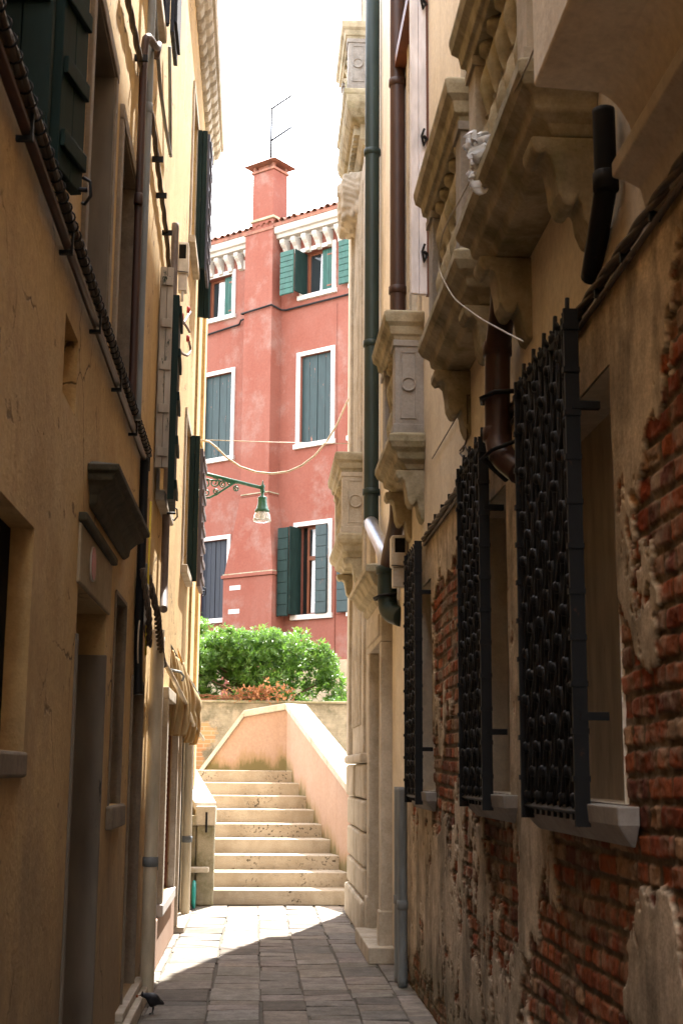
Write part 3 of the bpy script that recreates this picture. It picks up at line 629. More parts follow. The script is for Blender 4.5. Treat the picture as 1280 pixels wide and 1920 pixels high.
# rusticated base and pilaster at the far corner
rng = random.Random(5); mb = MB(); z = .36
mb.box(XR - .15, XR + .02, 13.78, YE + .02, .002, .345)
for hh in (.30, .34, .32, .36):
    ym = 14.9 + rng.uniform(-.4, .4)
    for (a, b2) in ((13.84, ym), (ym + .02, YE + .01)):
        mb.box(XR - .13 + rng.uniform(-.01, .01), XR + .02, a, b2, z + .008, z + hh - .008)
    z += hh
mb.box(XR - .16, XR + .02, 13.80, YE + .03, z + .002, z + .10); zb = z + .10
o = mb.build('rusticated_base', M['stone'], pal, .03)
mb = MB()
for (a, b2, p) in ((13.9, 14.35, .06), (14.352, 14.55, .09), (14.552, 15.95, .085), (15.952, YE + .005, .135)): mb.box(XR - p, XR + .02, a, b2, zb + .002, 8.5)
for k in range(6): mb.box(XR - .105, XR - .07, 14.66 + k * .21, 14.76 + k * .21, zb + .3, 8.3)
o = mb.build('pilaster', M['stone'], pal, .012)
mb = MB(); mb.prism([(YE + .002, 4.62), (YE + .70, 5.06), (YE + .70, 9.3), (YE + .002, 9.5)], 'x', XR - .10, 2.5); mb.build('end_shadow_block', M['cream'], pal, .02)  # unseen block added to close a gap in the corner's ground shadow
# carved capital on the pilaster
def carved(c, sx, sy, sz, seed, mat, parent, name):
    bm = bmesh.new(); bmesh.ops.create_icosphere(bm, subdivisions=5, radius=1)
    rng = random.Random(seed); bumps = [(Vector((rng.gauss(0, 1), rng.gauss(0, 1), rng.gauss(0, 1))).normalized(), rng.uniform(.12, .32), rng.uniform(.08, .22)) for _ in range(46)]
    for v in bm.verts:
        n = v.co.normalized(); r = .82
        for (d, wdt, hgt) in bumps:
            t = (n - d).length / wdt
            if t < 1: r = max(r, .82 + hgt * (1 - t * t))
        r += .02 * math.sin(n.z * 30 + n.x * 9)
        q = max(abs(n.x), abs(n.y), abs(n.z)) ; n2 = n / q * .55 + n * .45
        tap = .72 + .28 * (n.z * .5 + .5)
        v.co = Vector((c[0] + n2.x * r * sx * tap, c[1] + n2.y * r * sy * tap, c[2] + n2.z * r * sz))
    me = bpy.data.meshes.new(name); bm.to_mesh(me); bm.free(); me.polygons.foreach_set('use_smooth', [True] * len(me.polygons)); me.materials.append(mat)
    o = bpy.data.objects.new(name, me); COL.objects.link(o); adopt(o, parent); return o
carved((XR - .13, 15.7, 8.40), .24, .62, .36, 4, M['stone'], pal, 'carved_capital')
# balconies
def baluster(mb, x, y, z0, z1, r=.055):
    h = z1 - z0; mb.lathe([(r, 0), (r, h * .06), (r * .55, h * .09), (r * .5, h * .12), (r * .95, h * .26), (r * 1.02, h * .32), (r * .75, h * .42), (r * .42, h * .49), (r * .62, h * .50), (r * .42, h * .52), (r * .75, h * .60), (r * 1.0, h * .70), (r * .9, h * .76), (r * .5, h * .88), (r * .55, h * .91), (r, h * .94), (r, h)], (x, y, z0), 12)
def balcony(y0, y1, pr, zs, zr, mats, parent, nbal=4, consoles=True):
    st, pd = mats; xf = XR - pr
    mb = MB(); mb.mould([(pr - .12, zs - .14), (pr - .10, zs - .10), (pr - .05, zs - .07), (pr - .04, zs - .02), (pr + .0, zs + .01), (pr + .02, zs + .05), (pr + .02, zs + .10), (pr - .02, zs + .12)], XR, y0 + .02, y1 - .02, -1)
    # keep the return small: same projection list, ends flush
    slab = mb.build('balcony', st, parent, .008)
    for (a, b2) in ((y0 + .02, y0 + .20), (y1 - .20, y1 - .02)) if consoles else ():
        c = MB(); pts = [(d * pr, zs + z) for d, z in ((.84, -.141), (.83, -.185), (.74, -.215), (.66, -.20), (.57, -.225), (.53, -.29), (.50, -.36), (.42, -.405), (.31, -.41), (.23, -.375), (.19, -.40), (.16, -.46), (.08, -.515), (-.05, -.53), (-.05, -.141))]
        c.prism([(XR - p, z) for (p, z) in pts], 'y', a, b2); c.build('console', st, slab, .012)
    zb, zt = zs + .122, zr - .2
    for (a, b2) in ((y0 + .015, y0 + .2), (y1 - .2, y1 - .015)):
        p = MB(); p.box(xf + .035, XR + .01, a, b2, zb, zt)
        p.box(xf + .02, XR + .012, a - .012, b2 + .012, zb + .001, zb + .08); p.box(xf + .02, XR + .012, a - .012, b2 + .012, zt - .05, zt - .001)
        for (ya, s) in ((a, -1), (b2, 1)):
            xm = (xf + XR) / 2 + .01; wv = pr * .24
            for (u0, u1, v0, v1) in ((xm - wv, xm - wv + .012, zb + .12, zt - .09), (xm + wv - .012, xm + wv, zb + .12, zt - .09), (xm - wv, xm + wv, zb + .12, zb + .132), (xm - wv, xm + wv, zt - .102, zt - .09)):
                p.box(u0, u1, ya - .008 if s < 0 else ya, ya if s < 0 else ya + .008, v0, v1)
            rr = wv * .92; zc = (zb + zt) / 2 + .02
            p.lathe([(rr, 0), (rr, s * .02), (rr * .82, s * .02), (rr * .78, s * .008), (rr * .5, s * .010), (.001, s * .012)], (xm, ya, zc), 24, axis='y')
        p.build('pedestal', pd, slab, .006)
    for k in range(nbal):
        q = MB(); baluster(q, xf + .10, y0 + .2 + (y1 - y0 - .4) * (k + .5) / nbal, zb, zt, min(.06, (y1 - y0 - .4) / nbal * .42)); q.build('baluster', st, slab)
    rl = MB(); rl.mould([(pr - .03, zr - .2), (pr - .02, zr - .17), (pr + .0, zr - .16), (pr + .01, zr - .10), (pr + .04, zr - .07), (pr + .05, zr - .02), (pr + .05, zr + .005), (pr + .03, zr + .02)], XR, y0 + .02, y1 - .02, -1); rl.build('rail', st, slab, .006)
    return slab
def _mould(s, prof, xw, y0, y1, side):
    """moulding returned round three sides; the returns follow the profile relative to its smallest projection"""
    p0 = min(p for p, _ in prof); vs = []; fs = []
    for (o, z) in prof:
        xo = xw + side * o; e = (o - p0) * .8
        vs += [(xw, y0 - e, z), (xo, y0 - e, z), (xo, y1 + e, z), (xw, y1 + e, z)]
    m = len(prof)
    for i in range(m - 1):
        for k in range(4): a, b = i * 4 + k, i * 4 + (k + 1) % 4; fs.append((a, b, b + 4, a + 4))
    fs += [(0, 1, 2, 3), tuple((m - 1) * 4 + k for k in (3, 2, 1, 0))]
    return s.add(vs, fs)
MB.mould = _mould
ms = (M['stone_moss'], M['stone_grey'])
b_a = balcony(4.55, 5.95, .28, 4.02, 5.05, (M['stone_moss'], M['stone']), pal, 5)
b_b = balcony(6.38, 7.72, .25, 4.02, 5.05, ms, pal, 5)
b_c = balcony(9.72, 10.75, .25, 3.92, 4.97, ms, pal, 4)
b_d = balcony(14.6, 16.1, .34, 4.02, 5.03, (M['stone_moss'], M['stone']), pal, 5)
b_e = balcony(15.0, 16.3, .28, 9.45, 10.45, (M['stone_moss'], M['stone_grey']), pal, 4, False)
# dentilled string course below the upper corner balcony
mb = MB(); mb.mould([(.08, 8.75), (.12, 8.82), (.12, 9.0), (.22, 9.05), (.27, 9.14), (.29, 9.22), (.29, 9.3), (.10, 9.34)], XR, 14.75, 16.3, -1)
dc = mb.build('string_course', M['stone_moss'], pal, .006)
mb = MB()
for k in range(11): mb.box(XR - .185, XR - .05, 14.8 + k * .135, 14.875 + k * .135, 8.90, 9.03)
mb.build('dentils', M['stone_moss'], dc, .004)
# white shutters beside the balcony windows
def leafR(p, q, z0, z1, mat, nm='shutter', th=.04):
    o = shutter_leaf(p, q, z0, z1, mat, pal, th, 4, -1, False); return o
w1 = leafR((1.045, 9.36), (1.165, 9.38), 4.99, 7.6, M['whitepaint'])
mb = MB(); mb.box(1.167, XR - .001, 9.36, 9.40, 4.99, 7.6); mb.build('shutter_edge', M['wood'], w1)
for z in (5.3, 6.2, 7.3): mb = MB(); mb.tube([(1.15, 9.31, z + .06), (1.13, 9.30, z), (1.145, 9.30, z - .08), (1.165, 9.32, z - .02)], .010, 6); mb.tube([(1.15, 9.31, z), (1.18, 9.37, z)], .012, 6); mb.build('shutter_catch', M['iron'], w1)
mb = MB(); mb.box(XR - .10, XR - .002, 9.30, 11.0, 7.62, 7.72); mb.build('lintel_board', M['wood'], pal)
w2 = leafR((1.09, 6.30), (1.16, 6.32), 5.07, 7.6, M['whitepaint'])
mb = MB(); mb.box(1.162, XR - .001, 6.30, 6.34, 5.07, 7.6); mb.build('shutter_edge', M['wood'], w2)
# corbelled projection and window cornice in the near upper right
mb = MB(); pts = [(.86, 8), (.86, 3.79), (1.05, 3.78), (1.08, 3.775), (1.11, 3.755), (1.14, 3.72), (1.165, 3.675), (1.18, 3.63), (1.195, 3.56), (1.22, 3.56), (1.22, 8)]
mb.prism(pts, 'y', 2.2, 4.06, False); mb.build('corbelled_bay', M['cream'], pal, .01)
mb = MB(); mb.mould([(.02, 3.27), (.04, 3.30), (.05, 3.36), (.09, 3.40), (.12, 3.42), (.12, 3.47), (.02, 3.50)], XR, 2.6, 3.84, -1); mb.build('window_cornice', M['stone'], pal, .006)

# ------------------------------------------------------------------ RED HOUSE across the canal
TH = R(40); KS = 1.2; P0 = np.array([.636, 36, -.32]); FU = np.array([math.cos(TH), -math.sin(TH), 0]); FN = np.array([-math.sin(TH), -math.cos(TH), 0])
FB = lambda u, w_, z: tuple(P0 + KS * (FU * u + FN * w_ + np.array([0, 0, z])))   # facade units of 1.2 m
def FP(px, py, w_=0):
    d = ray(px, py); P = _C + d * (((P0 + KS * FN * w_ - _C) @ FN) / (d @ FN)); return float((P - P0) @ FU) / KS, float(P[2] - P0[2]) / KS
red = thing('red_house', 'tall salmon red house with green shutters and a chimney beyond the stone steps', 'house', FB(0, -3, 2.3))
ZE = 13.62
SP = 2.93
outer = {'W1': (-2.62, -1.59, 12.23, 13.36), 'W2': (.36, 1.39, 12.24, 13.40), 'W3': (1.80, 2.83, 12.24, 13.40), 'M1': (-2.62, -1.54, 8.77, 10.92), 'M2': (.30, 1.38, 8.76, 10.92), 'M3': (1.78, 2.86, 8.76, 10.92),
         'B1': (-2.60, -1.56, 4.99, 6.93), 'B2': (.28, 1.34, 4.92, 7.0), 'B3': (1.80, 2.86, 4.92, 7.0)}
inner = {k: (a + .10, b - .10, c + .02, d - .10) for k, (a, b, c, d) in outer.items()}
mb = MB(FB); PF = lambda u, d, z: (u, -d, z)
wall_holes(mb, PF, -9, 9, 2.0, 14.0, list(inner.values()), .24)
for q in ([(-9, 0, 2), (-9, -8, 2), (-9, -8, 14), (-9, 0, 14)], [(9, 0, 2), (9, -8, 2), (9, -8, 14), (9, 0, 14)], [(-9, -8, 2), (9, -8, 2), (9, -8, 14), (-9, -8, 14)]): mb.add(q, [(0, 1, 2, 3)])
mb.build('wall', M['red'], red)
# chimney breast: plain shaft, flared hood, broad base
mb = MB(FB)
mb.box(-1.02, -.19, -.02, .35, 7.66, 14.04)
f0, f1 = 5.9, 7.655
mb.hexa([(-1.36, -.02, f0), (.05, -.02, f0), (.05, .45, f0), (-1.36, .45, f0), (-1.02, -.02, f1), (-.19, -.02, f1), (-.19, .352, f1), (-1.02, .352, f1)])
mb.box(-1.38, .04, -.02, .452, 2.0, 5.82)
for (a, b2, p, z) in ((-1.42, .07, .49, 5.822),): mb.box(a, b2, -.02, p, z, z + .076)
mb.build('chimney_breast', M['red'], red, .012)
mb = MB(FB); mb.box(-1.38, .05, .0, .47, 5.9, 5.925); mb.box(-.98, -.17, .0, .375, 7.70, 7.725); mb.build('mossy_ledge', M['mould'], red, .005)
mb = MB(FB); mb.box(-1.18, -.86, .44, .458, 5.55, 5.65); mb.build('stone_insert', M['white_stone'], red)
mb = MB(FB); mb.box(-1.2, -.88, .44, .458, 5.02, 5.12); mb.build('stone_insert', M['white_stone'], red)
# roof, cornice, corbels, chimney
rmb = MB(FB)
rmb.hexa([(-9.3, .34, 14.0), (9.3, .34, 14.0), (9.3, -8, 16.6), (-9.3, -8, 16.6), (-9.3, .34, 14.06), (9.3, .34, 14.06), (9.3, -8, 16.66), (-9.3, -8, 16.66)])
rng = random.Random(2); u = -6.0
while u < 5.5:
    a = 7; vs = []; jj = rng.uniform(-.03, .03); rr = .078 + rng.uniform(-.006, .006)
    for (wq, zq, r2) in ((.40 + jj, 14.04, rr), (.05, 14.15, rr * .82), (.05, 14.165, rr), (-.4, 14.305, rr * .82), (-.4, 14.32, rr), (-3, 15.13, rr * .8)):
        for k in range(a): th = math.pi * k / (a - 1); vs.append((u + r2 * math.cos(th), wq, zq + r2 * math.sin(th)))
    fs = [(i * a + k, i * a + k + 1, (i + 1) * a + k + 1, (i + 1) * a + k) for i in range(5) for k in range(a - 1)]
    rmb.add(vs, fs, True); u += .185 + rng.uniform(-.008, .008)
roof = rmb.build('roof', M['tile'], red)
corn = [(0, 13.66), (.06, 13.66), (.10, 13.70), (.22, 13.72), (.24, 13.80), (.30, 13.82), (.33, 13.90), (.33, 13.97), (0, 13.97)]
for (a, b2) in ((-9, -1.03), (-.18, 9)):
    mb = MB(FB); n = len(corn); vs = [(a, p, z) for p, z in corn] + [(b2, p, z) for p, z in corn]
    mb.add(vs, [tuple(range(n)), tuple(range(2 * n - 1, n - 1, -1))] + [(i, (i + 1) % n, n + (i + 1) % n, n + i) for i in range(n)]); mb.build('cornice', M['corbel'], red, .006)
mb = MB(FB); mb.box(-9, 9, .0, .345, 13.972, 13.998); mb.box(-1.05, -.16, .0, .375, 13.93, 13.998); mb.build('tile_bed', M['tile'], roof)
cpr = [(0, 13.655), (.26, 13.655), (.26, 13.58), (.22, 13.52), (.15, 13.46), (.10, 13.38), (.09, 13.30), (0, 13.27)]
for u in [-.06 + k * .31 for k in range(10)] + [-1.16 - k * .31 for k in range(9)]:
    mb = MB(FB); n = len(cpr); vs = [(u, p, z) for p, z in cpr] + [(u + .12, p, z) for p, z in cpr]
    mb.add(vs, [tuple(range(n)), tuple(range(2 * n - 1, n - 1, -1))] + [(i, (i + 1) % n, n + (i + 1) % n, n + i) for i in range(n)]); mb.build('corbel', M['corbel'], red, .01)
mb = MB(FB); mb.box(-.84, -.19, -.18, .352, 13.99, 14.2); mb.box(-.83, -.20, -.17, .345, 14.262, 15.42); ch = mb.build('chimney', M['red'], red, .012)
mb = MB(FB); mb.box(-.87, -.15, -.22, .39, 14.2, 14.262); mb.build('chimney_band', M['garden'], ch, .015)
mb = MB(FB); mb.box(-.86, -.165, -.2, .38, 15.422, 15.48)
for (a, b2) in ((-.83, -.76), (-.27, -.20)):
    for (p, q) in ((-.17, -.10), (.27, .34)): mb.box(a, b2, p, q, 15.48, 15.60)
mb.box(-.72, -.31, -.12, .28, 15.48, 15.6)
mb.hexa([(-1.0, -.32, 15.6), (-.03, -.32, 15.6), (-.03, .51, 15.6), (-1.0, .51, 15.6), (-.70, -.02, 15.80), (-.33, -.02, 15.80), (-.33, .20, 15.80), (-.70, .20, 15.80)]); mb.build('chimney_cap', M['tile'], ch, .01)
# windows of the red house
def rleaf(u0, u1, w0, z0, z1, mat, parent, planks=4, bat=0, th=.035, name='shutter'):
    mb = MB(FB); d = (u1 - u0) / planks
    if bat:
        mb.box(u0, u1, w0, w0 + th * .6, z0, z1); hb = (z1 - z0) / bat
        for k in range(bat): mb.box(u0 + .004, u1 - .004, w0 + th * .6 + .001, w0 + th, z0 + k * hb + .012, z0 + (k + 1) * hb - .012)
    else:
        for k in range(planks): mb.box(u0 + k * d + .003, u0 + (k + 1) * d - .003, w0, w0 + th, z0, z1)
    o = mb.build(name, mat, parent, .004)
    if not bat and name == 'shutter' and z1 - z0 < 1.3:
        hg = MB(FB)
        for z in (z0 + .12, z1 - .16): hg.box(u0 + .14, u1 - .01, w0 + th + .001, w0 + th + .008, z, z + .035)
        hg.build('hinge_strap', M['wood'], o)
    return o
def rperp(u, w0, w1, z0, z1, mat, parent):
    mb = MB(FB); mb.box(u - .016, u + .016, w0, w1, z0, z1); return mb.build('shutter', mat, parent, .004)
def rframe(k):
    a, b, c, d = outer[k]; i = inner[k]; mb = MB(FB)
    mb.box(a, i[0] - .002, -.02, .035, c + .02, d); mb.box(i[1] + .002, b, -.02, .035, c + .02, d); mb.box(i[0] - .001, i[1] + .001, -.02, .0345, i[3] + .002, d - .001)
    mb2 = MB(FB); mb2.box(a - .04, b + .03, -.1, .07, c - .09, c + .018)
    hb = MB(FB); hb.add([(i[0] - .02, -.22, i[2] - .02), (i[1] + .02, -.22, i[2] - .02), (i[1] + .02, -.22, i[3] + .02), (i[0] - .02, -.22, i[3] + .02)], [(0, 1, 2, 3)])
    wdw = hb.build('window', M['dark'], red); mb.build('frame', M['white_stone'], wdw, .006); mb2.build('sill', M['white_stone'], wdw, .008); return wdw, i
def casement(wdw, u0, u1, z0, z1, transom=False, curtain=None):
    mb = MB(FB); t = .055; wq = -.20
    mb.box(u0, u0 + t, wq, wq + .05, z0, z1); mb.box(u1 - t, u1, wq, wq + .05, z0, z1); mb.box(u0 + t, u1 - t, wq, wq + .049, z1 - t, z1); mb.box(u0 + t, u1 - t, wq, wq + .049, z0, z0 + t)
    if transom: mb.box(u0 + t, u1 - t, wq, wq + .06, z0 + (z1 - z0) * .62, z0 + (z1 - z0) * .62 + .09); mb.box((u0 + u1) / 2 + .07, (u0 + u1) / 2 + .12, wq, wq + .045, z0 + t, z0 + (z1 - z0) * .62)
    mb.build('casement', M['wood'], wdw, .004)
    g2 = MB(FB); g2.add([(u0, wq + .015, z0), (u1, wq + .015, z0), (u1, wq + .015, z1), (u0, wq + .015, z1)] if not transom else [(u0, wq + .015, z0 + (z1 - z0) * .62), (u1, wq + .015, z0 + (z1 - z0) * .62), (u1, wq + .015, z1), (u0, wq + .015, z1)], [(0, 1, 2, 3)]); g2.build('pane', M['glass'], wdw)
    if curtain:
        c = MB(FB); vs = []; n = 12
        for k in range(n + 1):
            u = curtain[0] + (curtain[1] - curtain[0]) * k / n; w2 = wq + .028 + .008 * math.sin(k * 1.9)
            vs += [(u, w2, z0 + t), (u + .03 * (1 - k / n), w2, z1 - t)]
        c.add(vs, [(2 * k, 2 * k + 2, 2 * k + 3, 2 * k + 1) for k in range(n)], True); c.build('curtain', M['curtain'], wdw)
wd, i = rframe('W1'); casement(wd, i[0] + .02, i[0] + .5, i[2], i[3], False, (i[0] + .22, i[0] + .44)); rleaf(i[0] + .50, i[1], -.12, i[2] + .01, i[3] - .01, M['teal'], wd, 4); rperp(i[0] + .015, -.1, .34, i[2] + .02, i[3] - .02, M['dkgreen'], wd)
wd, i = rframe('W2'); casement(wd, i[0] + .02, i[0] + .5, i[2], i[3], False, (i[0] + .34, i[0] + .44)); rleaf(i[0] + .47, i[1], -.12, i[2] + .01, i[3] - .01, M['teal'], wd, 4)
rperp(i[0] + .015, -.1, .34, i[2] + .02, i[3] - .02, M['dkgreen'], wd); rleaf(i[0] - .40, i[0] - .01, .345, i[2] - .02, i[3] - .02, M['teal'], wd, 1, 8)
wd, i = rframe('W3'); casement(wd, i[0] + .02, i[0] + .5, i[2], i[3]); rleaf(i[0] - .36, i[0] - .02, .10, i[2] - .0, i[3] - .0, M['teal'], wd, 1, 7)
for k in ('M1', 'M2', 'M3'):
    wd, i = rframe(k); mid = (i[0] + i[1]) / 2
    rleaf(i[0] + .004, mid - .004, -.10, i[2] + .01, i[3] - .004, M['slate'], wd, 2); rleaf(mid + .004, i[1] - .004, -.105, i[2] + .01, i[3] - .004, M['slate'], wd, 2)
wd, i = rframe('B1'); mid = (i[0] + i[1]) / 2; rleaf(i[0] + .004, mid - .004, -.10, i[2] + .01, i[3] - .004, M['navy'], wd, 3); rleaf(mid + .004, i[1] - .004, -.105, i[2] + .01, i[3] - .004, M['navy'], wd, 3)
wd, i = rframe('B2'); casement(wd, i[0] + .16, i[1] - .02, i[2], i[3], True, (i[0] + .26, i[0] + .42)); rperp(i[0] + .015, -.1, .30, i[2] + .0, i[3] - .02, M['dkgreen'], wd)
rleaf(i[0] - .30, i[0] - .005, .30, i[2] - .04, i[3] - .04, M['dkgreen'], wd, 1, 8); rleaf(i[1] - .28, i[1] + .02, .08, i[2] - .01, i[3] - .03, M['slate'], wd, 1, 8)
wd, i = rframe('B3'); casement(wd, i[0] + .05, i[1] - .05, i[2], i[3], True); rleaf(i[0] - .36, i[0] - .02, .08, i[2] - .02, i[3] - .05, M['slate'], wd, 1, 8)
# small vents, cable tray, foundation
mb = MB(FB); u, z = FP(539, 462); mb.lathe([(.001, 0), (.075, 0), (.075, .03), (.06, .03), (.055, .012), (.001, .012)], (0, 0, 0), 16, axis='y'); mb.v = [tuple(np.array(FB(u, 0, z)) + FU * (p[0] - P0[0] - 0) * 0 + np.array(p) - np.array(FB(0, 0, 0))) for p in mb.v]; mb.build('round_vent', M['vent'], red)
mb = MB(FB); u, z = FP(458, 497); mb.box(u - .09, u + .09, 0, .02, z - .11, z + .11); v = mb.build('square_vent', M['vent'], red)
mb = MB(FB)
for k in range(6): mb.box(u - .07, u + .07, .0205, .028, z - .09 + k * .032, z - .073 + k * .032)
mb.build('vent_slats', M['white_stone'], v)
mb = MB(FB); mb.box(-9, 9, .0, .06, 2.0, 3.92); mb.build('foundation', M['garden'], red)
T = lambda u, w_, z: FB(u, w_, z)
mb = MB()
mb.tube([T(-4, .05, 11.72), T(-2.5, .05, 11.86), T(-1.42, .05, 11.93), T(-1.36, .06, 12.02), T(-1.03, .06, 12.05), T(-1.05, .40, 12.02), T(-.15, .40, 12.06), T(-.14, .06, 12.03), T(-.02, .05, 12.0), T(3.2, .05, 12.02)], .028, 8)
wire = mb.build('facade_conduit', M['iron'], None); tag(wire, 'dark conduit stepping round the chimney breast of the red house', 'conduit')
mb = MB(); mb.tube([T(1.42, .012, 11.9), T(1.44, .012, 8.2), T(1.43, .012, 4.0)], .008, 5); mb.tube([T(1.44, .012, 4.9), T(1.75, .012, 4.9)], .008, 5); tag(mb.build('facade_wire', M['red'], None), 'thin pink wire running down the red house right of its windows', 'wire')
mb = MB(); mb.tube([T(-.5, .1, 15.78), T(-.5, .1, 17.15)], .034, 6); an = thing('aerial', 'thin rooftop aerial with two slanting rods on the chimney', 'aerial', T(-.5, .1, 15.8)); mb.build('mast', M['iron'], an)
for zz in (17.12, 16.3): mb = MB(); mb.tube([T(-.5, .1, zz), T(-.14, -.2, zz + .36)], .030, 6); mb.tube([T(-.52, .1, zz), T(-.47, .1, zz)], .03, 6); mb.build('rod', M['iron'], an)

# ------------------------------------------------------------------ BRIDGE: steps, parapets
bridge = thing('stone_bridge', 'stepped stone footbridge with peach rendered parapet and pale coping at the end of the alley', 'bridge', (.3, 19, 0))
xr = lambda y: 1.30 - .222 * (y - 16.9)
RI, TD, Y1 = .178, .47, 17.08
for k in range(9):
    ya = Y1 + TD * k; z0, z1 = RI * k, RI * (k + 1); yb = ya + (TD + .12 if k < 8 else 1.6); xl = -.55 if k < 3 else -.62 - .25 * (k - 3) 
    mb = MB(); rng = random.Random(k); sk = rng.uniform(-.01, .01)
    e = .15 if k else .3
    mb.hexa([(xl, ya + sk, max(0.001, z0 - .1)), (xr(ya) + e, ya, max(0.001, z0 - .1)), (xr(yb) + e, yb, max(0.001, z0 - .1)), (xl, yb, max(0.001, z0 - .1)), (xl, ya + sk, z1), (xr(ya) + e, ya, z1 - .004), (xr(yb) + e, yb, z1), (xl, yb, z1)])
    st = mb.build('step', M['step'], bridge, .012)
A, B, C2, D = (xr(16.9), 16.9, 1.12), (.46, 21.25, 2.52), (-.20, 21.62, 2.42), (-.95, 22.1, 1.42)
A2, B2, C3, D2 = (A[0] + .28, 16.9, 1.12), (.74, 21.55, 2.52), (-.10, 21.95, 2.42), (-.85, 22.42, 1.42)
def wallseg(mb, a, b, b2, a2, lo=0.0):
    mb.hexa([(a[0], a[1], lo), (b[0], b[1], lo), (b2[0], b2[1], lo), (a2[0], a2[1], lo), a, b, b2, a2])
mb = MB(); wallseg(mb, A, B, B2, A2); wallseg(mb, B, C2, C3, B2); wallseg(mb, C2, D, D2, C3); mb.build('parapet', M['orange'], bridge)
def copeseg(mb, a, b, b2, a2, t=.10, o=.035):
    def out(p, q): 
        v = Vector((p[0] - q[0], p[1] - q[1], 0)).normalized() * o; return (p[0] + v.x, p[1] + v.y, p[2] + .002)
    q = [out(a, a2), out(b, b2), out(b2, b), out(a2, a)]
    mb.hexa(q + [(p[0], p[1], p[2] + t) for p in q])
cs = []
for (a, b, b2, a2) in ((A, tuple((np.array(A) + np.array(B)) / 2), tuple((np.array(A2) + np.array(B2)) / 2), A2), (tuple((np.array(A) + np.array(B)) / 2), B, B2, tuple((np.array(A2) + np.array(B2)) / 2)), (B, C2, C3, B2), (C2, D, D2, C3)):
    mb = MB(); copeseg(mb, a, b, b2, a2); mb.build('coping', M['stone'], bridge, .008)
# left parapet with end pillar
L0, L1, L2 = (-.50, 17.12, 1.12), (-.86, 18.4, 1.60), (-1.5, 20.2, 2.25)
L0b, L1b, L2b = (-.72, 17.12, 1.12), (-1.12, 18.5, 1.60), (-1.8, 20.3, 2.25)
mb = MB(); wallseg(mb, L0, L1, L1b, L0b); wallseg(mb, L1, L2, L2b, L1b); mb.build('parapet', M['garden'], bridge)
mb = MB(); copeseg(mb, L0, L1, L1b, L0b, .09, .02); copeseg(mb, L1, L2, L2b, L1b, .09, .02); mb.build('coping', M['white_stone'], bridge, .006)
mb = MB(); mb.box(-.70, -.485, 16.98, 17.2, .002, .94); pi = mb.build('pillar', M['mould'], bridge, .02)
mb = MB(); mb.box(-.72, -.475, 16.96, 17.22, .942, 1.17); mb.build('pillar_cap', M['stone'], pi, .015)
mb = MB(); mb.box(-.60, -.575, 16.945, 17.0, .86, 1.10); mb.build('slot_shade', M['iron'], pi, .004)  # dark box standing in for the shade inside a slot in the pillar
mb = MB(); mb.box(-.82, -.54, 16.80, 16.99, .40, .46); mb.build('stone_shelf', M['stone'], bridge, .012)
mb = MB(); mb.box(-.84, -.705, 16.95, 17.2, .94, 1.06); mb.box(-.82, -.71, 17.02, 17.2, .002, .938); mb.build('side_block', M['mould'], bridge, .01)

# ------------------------------------------------------------------ garden wall, raised soil, canal-side bushes
m, t, b = newmat('garden_wall_render'); tcn = N(t, 'ShaderNodeTexCoord').outputs['Object']
sx = N(t, 'ShaderNodeSeparateXYZ'); t.links.new(tcn, sx.inputs[0]); cx = N(t, 'ShaderNodeCombineXYZ'); t.links.new(sx.outputs[0], cx.inputs[0]); t.links.new(sx.outputs[2], cx.inputs[1])
bt = N(t, 'ShaderNodeTexBrick', Scale=1.0); bt.inputs['Brick Width'].default_value = .25; bt.inputs['Row Height'].default_value = .07; bt.inputs['Mortar Size'].default_value = .008
bt.inputs['Color1'].default_value = (.40, .20, .10, 1); bt.inputs['Color2'].default_value = (.36, .27, .14, 1); bt.inputs['Mortar'].default_value = (.40, .33, .24, 1); t.links.new(cx.outputs[0], bt.inputs['Vector'])
n1 = noise(t, tcn, 1.4, 8, .65); g1 = ramp(t, sx.outputs[0], -.25, -1.3); h1 = ramp(t, sx.outputs[2], 2.65, 2.2)
mm = N(t, 'ShaderNodeMath', operation='MULTIPLY'); t.links.new(g1, mm.inputs[0]); t.links.new(h1, mm.inputs[1])
ma = N(t, 'ShaderNodeMath', operation='MULTIPLY_ADD'); t.links.new(n1, ma.inputs[0]); ma.inputs[1].default_value = 1.1; t.links.new(mm.outputs[0], ma.inputs[2])
rend = mix(t, ramp(t, noise(t, tcn, 2.2, 8, .7), .40, .62), (.31, .275, .21), (.13, .12, .085)); rend = mix(t, ramp(t, noise(t, tcn, 5, 8, .7), .5, .66), rend, (.36, .31, .245))
bm_ = ramp(t, ma.outputs[0], .98, 1.05); t.links.new(mix(t, bm_, rend, bt.outputs['Color']), b.inputs['Base Color']); b.inputs['Roughness'].default_value = .95
bump(t, b, addm(t, n1, bt.outputs['Fac'], -.4), .4, .02); M['gwall'] = m
gw = thing('garden_wall', 'stained grey garden wall with patches of bare brick behind the steps', 'wall', (.5, 23.1, 0))
mb = MB(); mb.box(-5, 7, 23.0, 23.3, 0, 2.70); mb.build('wall', M['gwall'], gw)
mb = MB(); mb.box(-5, 7, 22.96, 23.34, 2.702, 2.745); mb.build('coping', M['mould'], gw, .012)
mb = MB(); mb.add([(-20, 23.28, 2.35), (20, 23.28, 2.35), (20, 60, 2.35), (-20, 60, 2.35)], [(0, 1, 2, 3)]); struct(mb.build('garden_soil', surf('soil', (.10, .07, .045), (.06, .045, .03), None, 3, fine=30, streak=False)))

